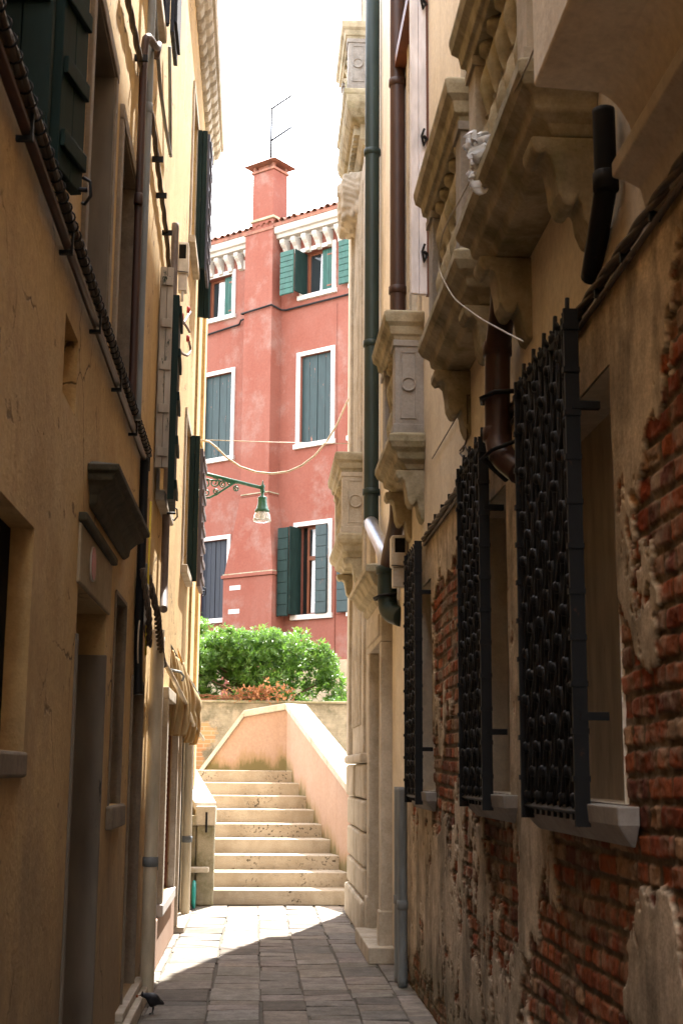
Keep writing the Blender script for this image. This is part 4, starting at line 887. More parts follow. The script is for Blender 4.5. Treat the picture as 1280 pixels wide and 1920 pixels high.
def leaves(name, shoots, mat, parent, seed, per=8, ln=.10, wd=.03, spread=(.5, 1.2)):
    rng = np.random.default_rng(seed); V = []; F = []; tone = []
    for (p, ax) in shoots:
        ax = np.array(ax) / np.linalg.norm(ax); h = np.array([0.3, .5, .8]); a = np.cross(ax, h); a /= np.linalg.norm(a); b = np.cross(ax, a)
        ph = rng.random() * 6.28; tn = rng.random()
        for k in range(per):
            an = ph + k * 2.4; tl = rng.uniform(*spread); dr = ax * math.cos(tl) + (a * math.cos(an) + b * math.sin(an)) * math.sin(tl)
            sd = np.cross(dr, ax); sd /= (np.linalg.norm(sd) + 1e-6); nr = np.cross(sd, dr); l = ln * rng.uniform(.7, 1.25); w_ = wd * rng.uniform(.8, 1.2)
            q = np.array(p) + ax * rng.uniform(-.03, .03); n = len(V)
            V += [tuple(q + dr * l * .05), tuple(q + dr * l * .5 + sd * w_ / 2 + nr * l * .06), tuple(q + dr * l - nr * l * .08), tuple(q + dr * l * .5 - sd * w_ / 2 + nr * l * .06), tuple(q + dr * l * .52 + nr * l * .01)]
            F += [(n, n + 1, n + 4), (n + 1, n + 2, n + 4), (n + 2, n + 3, n + 4), (n + 3, n, n + 4)]; tt = min(1, max(0, tn * .6 + rng.random() * .4)); tone += [tt] * 5
    me = bpy.data.meshes.new(name); me.from_pydata(V, [], F); me.materials.append(mat); at = me.attributes.new('tone', 'FLOAT', 'POINT'); at.data.foreach_set('value', np.array(tone, np.float32))
    o = bpy.data.objects.new(name, me); COL.objects.link(o)
    if parent: adopt(o, parent)
    return o
def bush(name, label, top, x0, x1, zlo, y0, y1, nclump, nsh, seed, base):
    rng = np.random.default_rng(seed); root = thing(name, label, 'bush', base, 'bushes behind the garden wall'); sh = []; cl = []
    xs = np.array([t_[0] for t_ in top]); zs = np.array([t_[1] for t_ in top])
    for k in range(nclump):
        x = rng.uniform(x0, x1); r = rng.uniform(.20, .36); zt = np.interp(x, xs, zs); z = rng.uniform(zlo, max(zlo + .05, zt - r * .9)) if k % 2 else zt - r * .95
        y = rng.uniform(y0, y1); cl.append((np.array([x, y, z]), r))
    for k in range(nsh):
        c, r = cl[rng.integers(len(cl))]; d = rng.normal(size=3); d /= np.linalg.norm(d); d[1] -= .25 * rng.random()
        rr = r * rng.uniform(.55, 1.08); p = c + d * rr
        if p[2] > np.interp(p[0], xs, zs) + .05 or p[1] < 23.38 and p[2] < 2.78: continue
        sh.append((p, d * .7 + np.array([0, -.12, .65]) + rng.normal(size=3) * .2))
    leaves('foliage', sh, M['leaf'], root, seed + 1)
    mb = MB(); b0 = np.array(base)
    for k in range(min(14, nclump)):
        c, r = cl[k]; mid = b0 + (c - b0) * .5 + np.array([rng.uniform(-.1, .1), rng.uniform(-.1, .1), .15]); mb.tube([tuple(b0 + np.array([rng.uniform(-.08, .08), 0, 0])), tuple(b0 + (c - b0) * .2 + np.array([0, 0, .12])), tuple(mid), tuple(c), tuple(c + np.array([0, -.1, r * .7]))], [.035, .028, .02, .012, .005], 6)
    mb.build('branches', M['bark'], root)
zt = lambda px, py: (lambda q: (float(q[0]), float(q[2])))(onY(px, py, 24.3))
top = [zt(330, 1230), zt(366, 1222), zt(392, 1200), zt(420, 1184), zt(465, 1190), zt(505, 1186), zt(545, 1186), zt(572, 1196), zt(598, 1212), zt(612, 1226), zt(628, 1250), zt(645, 1288), zt(660, 1305)]
bush('bush', 'broad glossy green bush spilling over the garden wall', top, -1.35, 1.75, 2.6, 23.65, 24.9, 96, 5000, 11, (.25, 24.4, 2.35))
top2 = [zt(300, 1120), zt(340, 1135), zt(385, 1150), zt(400, 1175), zt(402, 1215)]
bush('bush', 'taller sprig of green bush half hidden behind the ochre house', top2, -2.2, -1.06, 3.2, 24.6, 25.3, 16, 420, 23, (-1.5, 24.9, 2.35))
rng = np.random.default_rng(5)
dead = thing('dead_branch', 'dry branch with curled orange leaves lying on top of the garden wall', 'branch', (.0, 23.1, 2.76))
sh = []
for k in range(95):
    q = onY(rng.normal(492, 30), 1300 + rng.normal(0, 8), 22.95 + rng.uniform(-.12, .12)); q[2] = max(q[2], 2.68); sh.append((q, rng.normal(size=3) + np.array([0, -.4, .1])))
leaves('dry_leaves', sh, M['deadleaf'], dead, 8, 4, .075, .035, (.4, 1.5))
mb = MB()
for k in range(7):
    pts = [onY(366 + s * 1.0 + 0, 1308 + 4 * math.sin(s * .05 + k) + rng.uniform(-3, 3), 22.98 + .02 * k) for s in range(0, 150, 22)]; mb.tube(pts, .006, 5)
for k in range(9): a = onY(rng.uniform(430, 500), 1306, 22.95); b_ = onY(rng.uniform(430, 545), rng.uniform(1280, 1325), 22.9); mb.tube([a, (a + b_) / 2 + np.array([0, 0, .03]), b_], .005, 5)
mb.build('twigs', M['deadleaf'], dead)

# ------------------------------------------------------------------ street lamp
lamp = thing('street_lamp', 'green cast iron street lamp hanging from a scrollwork bracket on the left house', 'street lamp', (XL, 17.0, 5.3))
pA, pB = onY(372, 885, 17.0), onY(492, 915, 17.0)
mb = MB(); mb.tube([(XL - .02, pA[1], pA[2] + .02), tuple(pA), tuple(pB)], .022, 10); mb.tube([tuple(pB + np.array([0, 0, .0])), tuple(pB + np.array([.02, 0, 0]))], .03, 10); mb.build('arm', M['lampgreen'], lamp)
mb = MB()
def spiral(c, r, turns, a0, sg, rad=.009):
    pts = []
    for k in range(int(turns * 18) + 1):
        t_ = k / 18; rr = r * (1 - .8 * t_ / turns); an = a0 + sg * t_ * 2 * math.pi; pts.append((c[0] + rr * math.cos(an), 17.0 + .004 * math.sin(k), c[1] + rr * math.sin(an)))
    mb.tube(pts, rad, 6)
q = lambda px, py: (lambda v: (float(v[0]), float(v[2])))(onY(px, py, 17.0))
for (px, py, r, tn, a0, sg) in ((385, 905, .075, 1.6, 1.5, 1), (387, 925, .055, 1.5, -1.2, -1), (402, 905, .065, 1.6, 1.9, -1), (404, 922, .045, 1.5, -2, 1), (418, 908, .05, 1.5, 1.5, 1), (430, 904, .035, 1.4, 1.2, -1), (443, 916, .04, 1.5, 1.4, 1), (374, 915, .05, 1.5, .2, 1)): spiral(q(px, py), r, tn, a0, sg)
mb.tube([onY(x, y, 17.0) for x, y in ((368, 930), (380, 934), (393, 933), (408, 925), (425, 914), (440, 905))], .014, 8)
mb.tube([onY(x, y, 17.0) for x, y in ((368, 893), (395, 900), (420, 902), (445, 906))], .010, 6)
mb.tube([(XL + .005, 17.0, 4.86), (XL + .005, 17.0, 5.42)], .025, 8); mb.build('bracket', M['lampgreen'], lamp)
c0 = onY(492, 925, 17.0); c0z = float(c0[2])
mb = MB(); mb.lathe([(.001, .17), (.008, .15), (.012, .12), (.028, .10), (.03, .08), (.018, .06), (.03, .045), (.03, .02), (.018, 0), (.02, -.03), (.055, -.05), (.062, -.06), (.055, -.075), (.060, -.14), (.078, -.20), (.092, -.215), (.092, -.235), (.07, -.24), (.001, -.24)], (c0[0], 17.0, c0z), 20); mb.build('lamp_head', M['lampgreen'], lamp)
mb = MB(); mb.lathe([(.075, -.238), (.095, -.26), (.108, -.31), (.112, -.365), (.106, -.365), (.102, -.31), (.09, -.265), (.07, -.243)], (c0[0], 17.0, c0z), 24); mb.build('lamp_glass', M['lampglass'], lamp)
mb = MB(); mb.lathe([(.001, -.245), (.03, -.25), (.04, -.29), (.03, -.33), (.001, -.34)], (c0[0], 17.0, c0z), 12); mb.build('bulb', M['whitepipe'], lamp)

# ------------------------------------------------------------------ wires across the alley
mb = MB(); pts = [onY(x, y, 16.4) for x, y in ((366, 824), (392, 828), (405, 838), (425, 858), (450, 875), (480, 885), (510, 888), (540, 884), (565, 873), (590, 854), (612, 828), (632, 795), (648, 758), (660, 735))]
mb.tube(pts, .012, 8); tag(mb.build('hanging_cable', M['beigehose'], None), 'thick beige cable sagging in a deep curve across the alley', 'cable')
mb = MB(); mb.tube([onY(366, 824, 16.3), onY(510, 829, 16.25), onY(668, 832, 16.2)], .005, 5); tag(mb.build('hanging_wire', M['beigehose'], None), 'thin straight wire strung across the alley above the lamp', 'wire')
def twist(mb, pts, r, rr, turns_per_m, strands=2, n=6):
    P = [Vector(p) for p in pts]; seg = []; 
    for a, b_ in zip(P[:-1], P[1:]):
        L = (b_ - a).length; m_ = max(2, int(L / .035)); seg += [a + (b_ - a) * (i / m_) for i in range(m_)]
    seg.append(P[-1]); d = 0
    for s in range(strands):
        out = []; d = 0
        for i, p in enumerate(seg):
            if i: d += (p - seg[i - 1]).length
            t_ = (seg[min(i + 1, len(seg) - 1)] - seg[max(i - 1, 0)]).normalized(); a = t_.cross(Vector((1, 0, 0))); a = a.normalized() if a.length > .1 else Vector((0, 1, 0)); b_ = t_.cross(a)
            th = 2 * math.pi * (turns_per_m * d + s / strands); out.append(p + a * rr * math.cos(th) + b_ * rr * math.sin(th))
        mb.tube(out, r, n)
# left wall conduit with a lashed cable above it
zc = 3.69
cb = thing('conduit', 'brown metal conduit running level along the ochre wall with a lashed cable on top', 'conduit', (XL, 6, zc), 'lashed cables along the alley walls')
mb = MB(); mb.tube([(XL + .03, 1.5, zc - .035), (XL + .03, 9.3, zc - .035)], .018, 10); mb.tube([(XL + .028, 1.5, zc - .0), (XL + .028, 9.3, zc - .0)], .012, 8); mb.build('tube', M['brownpipe'], cb)
mb = MB(); twist(mb, [(XL + .045, 1.5, zc + .045), (XL + .045, 4, zc + .04), (XL + .045, 6.5, zc + .05), (XL + .045, 9.25, zc + .04)], .012, .009, .7, 3); mb.build('lashed_cable', M['cable'], cb)
def repeat(o, n, dy):
    for k in range(1, n):
        c = o.copy(); COL.objects.link(c); c.location = (0, k * dy, 0)
mb = MB(); mb.tube([(XL + .045 + .025 * math.cos(a), 1.6, zc + .044 + .025 * math.sin(a)) for a in np.linspace(0, 6.28, 13)], .004, 5, False); repeat(mb.build('tie', M['iron'], cb), 80, .095)
mb = MB(); mb.prism([(XL, zc - .075), (XL + .055, zc - .075), (XL + .055, zc + .02), (XL + .045, zc + .02), (XL + .045, zc - .058), (XL, zc - .058)], 'y', 2.2, 2.22); repeat(mb.build('clip', M['iron'], cb), 8, 1.0)
def pipe(name, label, pts, r, mat, collars=(), cmat=None, cat='drainpipe', group=None):
    if cat == 'drainpipe': group = 'drainpipes on the house walls'
    root = thing(name, label, cat, tuple(pts[-1]), group); mb = MB(); mb.tube(smooth(pts), r, 14); mb.build('tube', mat, root)
    for c, ax in collars:
        m2 = MB(); m2.lathe([(r * 1.02, -.035), (r * 1.16, -.03), (r * 1.16, .03), (r * 1.02, .035)], c, 16, axis=ax); m2.build('collar', cmat or mat, root)
    return root
def smooth(pts, it=3):
    P = [Vector(p) for p in pts]
    for _ in range(it):
        Q = [P[0]]
        for a, b_ in zip(P[:-1], P[1:]): 
            if (b_ - a).length > .04: Q += [a + (b_ - a) * (.25 if (b_ - a).length < .6 else .12 / (b_ - a).length), b_ - (b_ - a) * (.25 if (b_ - a).length < .6 else .12 / (b_ - a).length)]
            else: Q += [b_]
        Q.append(P[-1]); P = Q
    return P
def pX(px, py, X): v = onX(px, py, X); return (float(v[0]), float(v[1]), float(v[2]))
# right side drainpipes
y1_ = pX(697, 500, 1.10)[1]
pipe('drainpipe', 'dark green copper drainpipe, the tall one beside the corner balconies', [(1.10, y1_, 13.35), (1.10, y1_, 4.06)], .076, M['greenpipe'], [((1.10, y1_, 5.9), 'z'), ((1.10, y1_, 8.0), 'z'), ((1.10, y1_, 4.35), 'z'), ((1.10, y1_, 10.2), 'z')])
jn = (1.095, 11.6, 3.30)
pipe('drainpipe', 'short shiny grey pipe slanting down from the green drainpipe', [(1.10, y1_, 4.05), (1.09, y1_ - .15, 3.98), (1.09, 11.85, 3.50), jn], .068, M['galv'], [((1.10, y1_, 4.03), 'z')], M['greypipe'])
pipe('drainpipe', 'reddish brown drainpipe running up behind the middle balcony', [(1.12, 10.95, 13.35), (1.12, 10.95, 3.72), (1.12, 11.05, 3.6), (1.10, 11.5, 3.42), jn, ], .066, M['brownpipe'], [((1.12, 10.95, 7.5), 'z'), ((1.12, 10.95, 5.6), 'z'), ((1.12, 10.95, 3.85), 'z')])
r_ = pipe('drainpipe', 'green patinated pipe foot bending into the wall above the doorway', [(1.095, 11.6, 3.34), (1.095, 11.6, 3.02), (1.11, 11.55, 2.93), (1.2, 11.42, 2.88)], .085, M['greenpipe'], [((1.095, 11.6, 3.30), 'z')])
mb = MB(); mb.tube([(1.19, 11.5, 3.09), (1.02, 11.5, 3.07), (.99, 11.58, 3.06), (1.0, 11.7, 3.06), (1.19, 11.72, 3.08)], .012, 6, True, 2); mb.build('pipe_clamp', M['iron'], r_)
pts = [pX(947, 440, 1.10), pX(946, 545, 1.10), pX(934, 640, 1.10), pX(932, 660, 1.10), pX(932, 822, 1.10), pX(938, 855, 1.10), pX(975, 885, 1.17)]
pB_ = pipe('drainpipe', 'brown copper downpipe with offset bend between the two big window grilles', pts, .06, M['brownpipe'], [(pX(946, 520, 1.10), 'z'), (pX(932, 655, 1.10), 'z'), (pX(932, 815, 1.10), 'z')])
mb = MB(); c = np.array(pX(932, 750, 1.10)); mb.tube([c + np.array([.09, -.1, .02]), c + np.array([-.03, -.1, .01]), c + np.array([-.075, -.03, 0]), c + np.array([-.06, .06, 0]), c + np.array([.09, .08, .0])], .012, 6, True, 1.6); mb.build('pipe_clamp', M['iron'], pB_); mb = MB(); c = np.array(pX(938, 850, 1.10)); mb.tube([c + np.array([.1, -.12, .05]), c + np.array([-.05, -.07, .0]), c + np.array([-.08, .02, -.02]), c + np.array([.05, .12, -.1])], .010, 6, True, 1.6); mb.build('pipe_clamp', M['iron'], pB_)
a_, b_ = pX(1131, 205, 1.135), pX(1112, 380, 1.135); c_ = pX(1108, 520, 1.17)
st_ = pipe('drainpipe', 'short black pipe stub on the wall under the corbelled bay', [a_, (a_[0], a_[1], b_[2]), (a_[0], a_[1], b_[2] - .02), (c_[0], c_[1], c_[2])], .038, M['iron'], [((a_[0], a_[1], b_[2]), 'z')])
pipe('drainpipe', 'grey metal pipe standing at the foot of the brick wall, the nearer one', [(1.13, 10.72, 1.48), (1.13, 10.72, .005)], .038, M['greypipe'], [((1.13, 10.72, .6), 'z')])
pipe('drainpipe', 'grey metal pipe standing at the foot of the brick wall, the farther one', [(1.13, 10.98, 1.48), (1.13, 10.98, .005)], .038, M['greypipe'], [((1.13, 10.98, .62), 'z')])
# right conduit and twisted wires
zc2 = 3.275
cb = thing('conduit', 'dark lashed cable running level above the window grilles', 'conduit', (XR, 6, zc2), 'lashed cables along the alley walls')
mb = MB(); twist(mb, [(XR - .025, 2.5, zc2 + .02), (XR - .025, 6, zc2 + .0), (XR - .025, 9.6, zc2 - .04)], 0.011, .010, 1.6, 3); mb.tube([(XR - .02, 2.5, zc2 - .03), (XR - .02, 9.6, zc2 - .08)], .010, 6); mb.build('lashed_cable', M['cable'], cb)
mb = MB(); mb.box(XR - .036, XR + .01, 2.8, 2.812, zc2 - .035, zc2 + .02); repeat(mb.build('clip', M['iron'], cb), 20, .34)
# floodlight camera boxes
def box_unit(name, label, c, sx, sy, sz, side):
    r0 = thing(name, label, 'lamp', c, 'floodlights on the house walls'); mb = MB(); x, y, z = c
    mb.box(x - sx / 2, x + sx / 2, y - sy / 2, y + sy / 2, z - sz / 2, z + sz / 2); mb.build('housing', M['greybox'], r0, .02)
    m2 = MB(); m2.box(x + side * sx * .05 - sx * .32, x + side * sx * .05 + sx * .32, y - sy / 2 - .004, y - sy / 2 + .01, z - sz * .05, z + sz * .40); m2.build('dark_window', M['dark'], r0, .004)
    m3 = MB(); m3.box(x - sx * .38, x + sx * .38, y - sy * .35, y + sy * .35, z - sz / 2 - .16, z - sz / 2 - .004); m3.tube([(x, y - sy * .2, z - sz / 2 - .16), (x, y - sy * .2, z - sz / 2 - .26)], .014, 8); m3.build('lower_box', M['greybox'], r0, .015)
    m4 = MB(); m4.tube([(x - sx * .5, y - sy / 2 - .006, z - sz * .46), (x + sx * .5, y - sy / 2 - .006, z - sz * .49)], .004, 5); m4.build('strap', M['iron'], r0)
bx = onY(750, 1045, 11.0); box_unit('floodlight', 'beige box floodlight beside the drainpipe foot above the farthest grille', (1.115, 10.86, float(bx[2]) + .02), .13, .14, .26, 1)
lx = LW(325, 470); box_unit('floodlight', 'pale grey box floodlight high on the ochre wall', (XL + .075, 11.85, lx[1] + .02), .10, .14, .30, -1)
# left drainpipes and cables
def LP(px, py, X): return pX(px, py, X)
yb_ = LP(258, 500, -.765)[1]; yg_ = LP(267, 500, -.765)[1]
pipe('drainpipe', 'thin brown pipe with a swan neck high on the ochre wall', [(-.75, yg_ + .25, 6.25), (-.72, yg_ + .12, 6.28), (-.72, yg_, 6.16), (-.76, yb_, 6.10), (-.775, yb_, 6.0), (-.775, yb_ + .06, 3.74)], .024, M['brownpipe'], [((-.775, yb_, 5.0), 'z')])
pipe('drainpipe', 'slim grey pipe running up the ochre wall beside the brown one', [(-.765, yg_, 9.9), (-.765, yg_, 3.7)], .026, M['greypipe'], [((-.765, yg_, 5.75), 'z')])
y2_ = LP(284, 1600, -.74)[1]
pipe('drainpipe', 'cream drainpipe reaching the paving beside the louvred window', [(-.745, y2_, 2.62), (-.745, y2_, .01)], .05, M['creampipe'], [((-.745, y2_, .95), 'z')], M['greypipe'])
pipe('drainpipe', 'thin white pipe standing just past the cream drainpipe', [(-.74, y2_ + .35, 2.6), (-.74, y2_ + .35, .01)], .024, M['whitepipe'], [((-.74, y2_ + .35, .9), 'z')], M['greypipe'])
y3_ = LP(350, 1600, -.745)[1]
pipe('drainpipe', 'cream drainpipe with a grey clamp at the far corner of the ochre house', [(-.745, y3_, 2.2), (-.745, y3_, .01)], .05, M['creampipe'], [((-.745, y3_, .85), 'z')], M['greypipe'])
y4_ = LP(318, 800, -.77)[1]
pipe('drainpipe', 'grey brown pipe hugging the sunlit stretch of ochre wall', [(-.775, y4_, 6.2), (-.775, y4_, 3.1), (-.77, y4_ - .05, 3.0), (-.755, y4_ - .25, 2.85)], .032, M['greycable'], [((-.775, y4_, 4.8), 'z')])
cb = thing('cable_bundle', 'thick twisted cable bundle drooping down the ochre wall to the floodlight', 'cable', (XL, 10, 7))
mb = MB(); twist(mb, [LP(x, y, -.79) for x, y in ((236, -20), (262, 110), (280, 190), (290, 260), (298, 330), (306, 390), (313, 450), (318, 520))], .011, .010, 1.3, 3); mb.build('strands', M['cable'], cb)
for x, y in ((262, 108), (293, 298), (300, 366), (311, 436)): mb = MB(); v = LP(x, y, -.79); mb.box(XL, v[0] + .05, v[1] - .01, v[1] + .01, v[2] - .02, v[2] + .02); mb.build('bracket', M['iron'], cb)
mb = MB()
for k, pl_ in enumerate((((287, -30), (300, 160), (309, 230), (320, 292)), ((318, 86), (319, 200), (319, 290)))): mb.tube([LP(x, y, -.78) for x, y in pl_], .014, 8)
tag(mb.build('iron_stay', M['greypipe'], None), 'rusty rod and slanting stay fixed high on the ochre wall', 'rod')
loops = thing('cable_loops', 'grey cable ends with red caps dangling from the ochre wall', 'cable', (XL, 13, 5.5))
for pl_ in (((318, 520), (325, 570), (334, 600), (345, 605), (352, 592), (357, 585)), ((322, 540), (330, 580), (343, 603), (350, 612), (355, 622)), ((320, 620), (330, 645), (340, 662), (352, 667), (358, 656), (354, 640))):
    mb = MB(); mb.tube(smooth([LP(x, y, -.74) for x, y in pl_], 2), .013, 8); mb.build('cable', M['greycable'], loops)
for (x, y) in ((341, 600), (353, 586), (352, 640)): v = np.array(LP(x, y, -.735)); mb = MB(); mb.tube([v, v + np.array([0, 0, .06])], .016, 8); mb.build('cap', M['redtip'], loops)
jb = thing('junction_boxes', 'tangle of junction boxes and coiled cable over the second door on the left', 'junction box', (XL, 9.3, 2.7))
mb = MB(); mb.box(XL, XL + .07, 9.25, 9.36, 2.72, 2.98); mb.box(XL, XL + .06, 9.5, 9.62, 2.55, 2.72); mb.build('box', M['greypipe'], jb, .01)
mb = MB(); mb.box(XL, XL + .085, 9.05, 9.16, 2.55, 2.82); mb.build('box', M['greybox'], jb, .015)
mb = MB(); twist(mb, [(XL + .06, 9.3, 2.9), (XL + .12, 9.45, 2.66), (XL + .10, 10.2, 2.45), (XL + .07, 11.0, 2.42)], .012, .016, 4, 3); twist(mb, [(XL + .05, 8.95, 2.9), (XL + .10, 9.0, 2.6), (XL + .09, 9.2, 2.42), (XL + .06, 9.3, 2.55)], .010, .014, 5, 3); mb.build('cable', M['cable'], jb)
mb = MB(); mb.tube([(XL + .04, 9.05 + .12 * math.cos(a), 2.42 + .16 * math.sin(a)) for a in np.linspace(0, 9.5, 40)], .005, 5); mb.build('coil', M['beigehose'], jb)
pipe('cable_bundle', 'black cable pipe ending in a bulb beside the second door', [(-.785, 9.02, 3.66), (-.785, 9.02, 2.3), (-.77, 9.0, 2.08)], .03, M['iron'], [], None, 'cable')
mb = MB(); mb.tube([(-.75, 9.2, 3.4), (-.75, 9.2, 2.35)], .008, 6); tag(mb.build('striped_cable', M['yellow'], None), 'yellow cable running down the ochre wall to the junction boxes', 'cable')
mb = MB(); twist(mb, [(XL + .07, 11.05, 2.45), (XL + .10, 11.9, 2.36), (XL + .13, 13.2, 2.24), (XL + .16, 14.6, 2.05), (XL + .20, 16.2, 1.95)], .010, .012, 5, 3); tag(mb.build('awning_rope', M['beigehose'], None), 'twisted rope stretched along the ochre wall above the canvas awning', 'rope')
# canvas awning bunched against the wall
def cloth(name, TL, TR, BL, BR, folds, amp, parent, seed):
    TL, TR, BL, BR = map(np.array, (TL, TR, BL, BR)); rng = np.random.default_rng(seed); nu, nv = 70, 36; V = []; ph = rng.random(4) * 6
    for j in range(nv + 1):
        t_ = j / nv
        for i in range(nu + 1):
            s = i / nu; p = (TL * (1 - s) + TR * s) * (1 - t_) + (BL * (1 - s) + BR * s) * t_
            a = amp * (.35 + .65 * t_) * (math.sin(s * folds * 6.28 + ph[0] + t_ * 1.2) + .5 * math.sin(s * folds * 2.3 * 6.28 + ph[1] - t_ * 2)); 
            p = p + np.array([a * .8, -a * .9, .25 * amp * math.sin(s * 9 + ph[2]) * t_]) + np.array([.05 * math.sin(math.pi * t_), 0, -.03 * math.sin(math.pi * s) * (1 - t_)]); V.append(tuple(p))
    F = [(j * (nu + 1) + i, j * (nu + 1) + i + 1, (j + 1) * (nu + 1) + i + 1, (j + 1) * (nu + 1) + i) for j in range(nv) for i in range(nu)]
    me = bpy.data.meshes.new(name); me.from_pydata(V, [], F); me.polygons.foreach_set('use_smooth', [True] * len(F)); me.materials.append(M['canvas']); o = bpy.data.objects.new(name, me); COL.objects.link(o); adopt(o, parent)
    sm = o.modifiers.new('solid', 'SOLIDIFY'); sm.thickness = .004; return o
aw = thing('awning', 'khaki canvas awning bunched up and hanging over the louvred window', 'awning', (XL, 13.5, 2.0))
cloth('canvas', onY(318, 1210, 12.9), onY(345, 1245, 13.6), onY(306, 1374, 12.9), onY(351, 1384, 13.3), 3.2, .035, aw, 1)
cloth('canvas', onY(330, 1216, 13.35), onY(371, 1305, 15.0), onY(346, 1345, 14.0), onY(366, 1352, 14.9), 2.2, .03, aw, 2)
cloth('canvas', onY(345, 1300, 14.2), onY(370, 1312, 15.0), onY(345, 1392, 14.3), onY(363, 1398, 14.9), 2, .03, aw, 3)
mb = MB(); mb.tube([(XL, 12.9, 2.52), (XL + .1, 12.92, 2.5), (XL + .13, 12.94, 2.46), (XL + .11, 12.95, 2.42)], .012, 6); mb.tube([onY(318, 1208, 12.9), onY(372, 1302, 15.1)], .012, 8); mb.build('rail', M['greypipe'], aw)
# teal disc, plastic film on the balcony
mb = MB(); mb.lathe([(.001, -.02), (.15, -.02), (.165, 0), (.15, .02), (.001, .02)], (-.70, 16.60, .168), 28, axis='x'); tag(mb.build('round_lid', M['tealplastic'], None), 'round teal plastic lid leaning on the wall behind the cream corner pipe', 'lid')
bm = bmesh.new(); bmesh.ops.create_grid(bm, x_segments=40, y_segments=40, size=1); rng = random.Random(9)
c1 = np.array(onX(905, 300, .93))
for v in bm.verts:
    s, t_ = v.co.x, v.co.y; k1 = math.sin(s * 5 + t_ * 3) + math.sin(t_ * 7 - s * 4) + .7 * math.sin(s * 13 + t_ * 11)
    e_ = max(abs(s), abs(t_)); r_ = (1 - .35 * e_ * (math.sin(math.atan2(t_, s) * 9) * .5 + .5 + .3 * math.sin(math.atan2(t_, s) * 23)))
    v.co = Vector((c1[0] + .022 * k1 + .016 * math.sin(t_ * 21 + s * 17) - .01, c1[1] + .13 * s * r_ + .02 * math.sin(t_ * 13), c1[2] + .12 * t_ * r_ + .09 * s + .018 * math.sin(s * 17 + t_ * 8)))
me = bpy.data.meshes.new('plastic_sheet'); bm.to_mesh(me); bm.free(); me.polygons.foreach_set('use_smooth', [True] * len(me.polygons)); me.materials.append(M['film']); o = bpy.data.objects.new('plastic_sheet', me); COL.objects.link(o); tag(o, 'crumpled white plastic sheet caught on cord at the nearest balcony', 'plastic sheet')
mb = MB(); mb.tube(smooth([onX(x, y, .90) for x, y in ((1020, 40), (990, 120), (950, 200), (905, 290), (870, 360), (830, 430), (818, 500), (850, 560), (905, 600), (980, 640))], 2), .0035, 6); tag(mb.build('cord', M['palecord'], None), 'pale cord looping down from the nearest balcony to the biggest grille', 'cord')
mb = MB(); mb.tube([onX(x, y, 1.18) for x, y in ((1005, 130), (885, 520))], .004, 5); mb.tube([onX(x, y, 1.18) for x, y in ((880, 740), (810, 860))], .004, 5); mb.tube([onX(x, y, 1.17) for x, y in ((876, 740), (876, 820), (868, 845), (862, 850), (872, 862), (880, 850), (870, 835), (862, 845))], .006, 5); tag(mb.build('wall_wire', M['cable'], None), 'thin dark wires stapled to the palazzo wall below the balconies', 'wire')

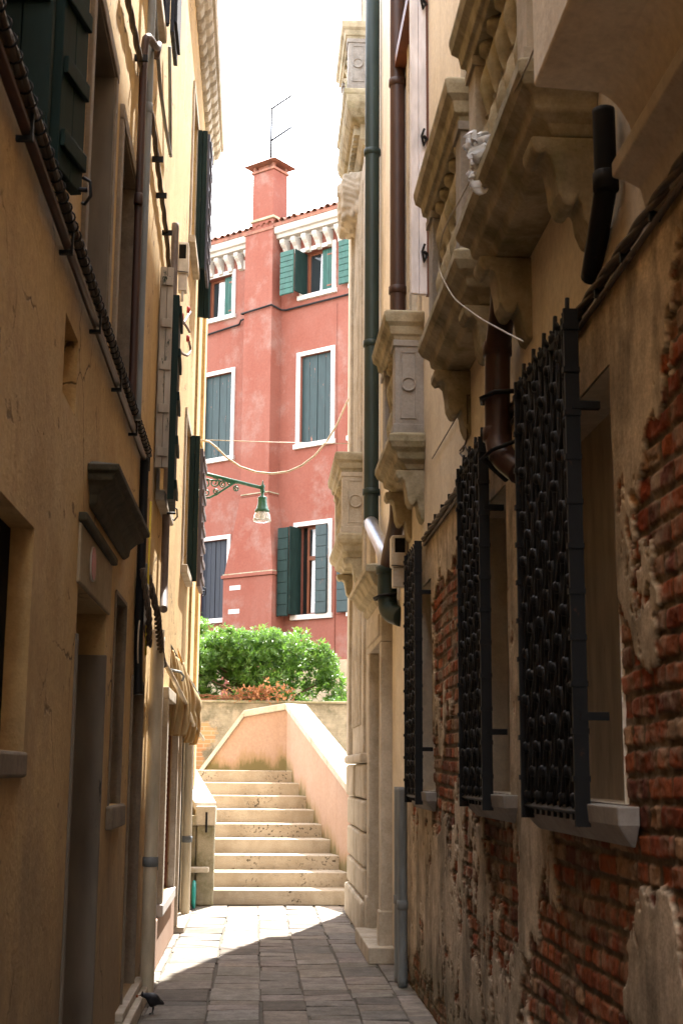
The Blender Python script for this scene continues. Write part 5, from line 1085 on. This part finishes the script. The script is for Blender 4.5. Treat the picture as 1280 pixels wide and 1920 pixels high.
# ------------------------------------------------------------------ bird
bird = thing('bird', 'small plump dark bird standing on the paving with a stick in its beak', 'bird', (-.67, 9.56, 0))
def loft(mb, rings, n=18):
    vs = []; fs = []
    for (c, rx, rz, t_) in rings:
        for k in range(n):
            a = 2 * math.pi * k / n; v = Vector((0, rx * math.cos(a), rz * math.sin(a))); v.rotate(Matrix.Rotation(t_, 3, 'Y')); vs.append((c[0] + v.x, c[1] + v.y, c[2] + v.z))
    m_ = len(rings)
    for i in range(m_ - 1):
        for k in range(n): fs.append((i * n + k, i * n + (k + 1) % n, (i + 1) * n + (k + 1) % n, (i + 1) * n + k))
    fs += [tuple(range(n - 1, -1, -1)), tuple((m_ - 1) * n + k for k in range(n))]; mb.add(vs, fs, True)
bx_, by_ = -.665, 9.60
mb = MB(); loft(mb, [((bx_ + .074, by_, .064), .007, .003, .5), ((bx_ + .060, by_, .074), .017, .008, .5), ((bx_ + .046, by_, .083), .031, .025, .4), ((bx_ + .026, by_, .089), .046, .043, .25), ((bx_ + .002, by_, .092), .051, .050, .1), ((bx_ - .022, by_, .093), .047, .048, -.2), ((bx_ - .038, by_, .102), .038, .040, -.6), ((bx_ - .046, by_, .116), .031, .032, -.8), ((bx_ - .052, by_, .127), .027, .028, -.4), ((bx_ - .063, by_, .128), .022, .022, -.1), ((bx_ - .072, by_, .124), .011, .011, 0), ((bx_ - .076, by_, .122), .003, .003, 0)])
for s in (-1, 1):
    L = [((bx_ + .01, by_ + s * .012, .05)), ((bx_ + .012, by_ + s * .016, .03)), ((bx_ + .004, by_ + s * .016, .006))]; mb.tube(L, [.012, .005, .0035], 8)
    for a in (-.5, 0, .5): mb.tube([(bx_ + .004, by_ + s * .016, .006), (bx_ - .018 * math.cos(a), by_ + s * .016 + .018 * math.sin(a), .003)], [.0035, .002], 6)
    mb.tube([(bx_ + .004, by_ + s * .016, .006), (bx_ + .018, by_ + s * .016, .003)], [.003, .002], 6)
bird_mat = paint('dark_feathers', (.012, .012, .016), (.05, .05, .06), .5, .05, vert=False); mb.build('body', bird_mat, bird, 0, 1)
for s in (-1, 1):
    mb = MB(); loft(mb, [((bx_ - .03, by_ + s * .044, .100), .004, .012, -.2), ((bx_ - .01, by_ + s * .050, .100), .006, .029, 0), ((bx_ + .02, by_ + s * .047, .094), .006, .029, .2), ((bx_ + .05, by_ + s * .032, .080), .004, .016, .4), ((bx_ + .082, by_ + s * .014, .066), .002, .004, .4)], 10); mb.build('wing', bird_mat, bird)
mb = MB(); mb.tube([(bx_ - .072, by_, .122), (bx_ - .094, by_, .117)], [.005, .0012], 8); mb.build('beak', M['wood'], bird)
for s in (-1, 1): mb = MB(); mb.lathe([(.001, -.003), (.0028, -.001), (.0028, .001), (.001, .003)], (bx_ - .058, by_ + s * .0235, .132), 8, axis='y'); mb.build('eye', M['dark'], bird)
mb = MB(); mb.tube([(bx_ - .09, by_ - .004, .116), (bx_ - .15, by_ - .008, .121)], [.008, .009], 8); tag(mb.build('crumb_stick', paint('rusty_crumb', (.32, .10, .04), None, .7, vert=False), None), 'rust coloured stick held in the beak of the small bird', 'stick')
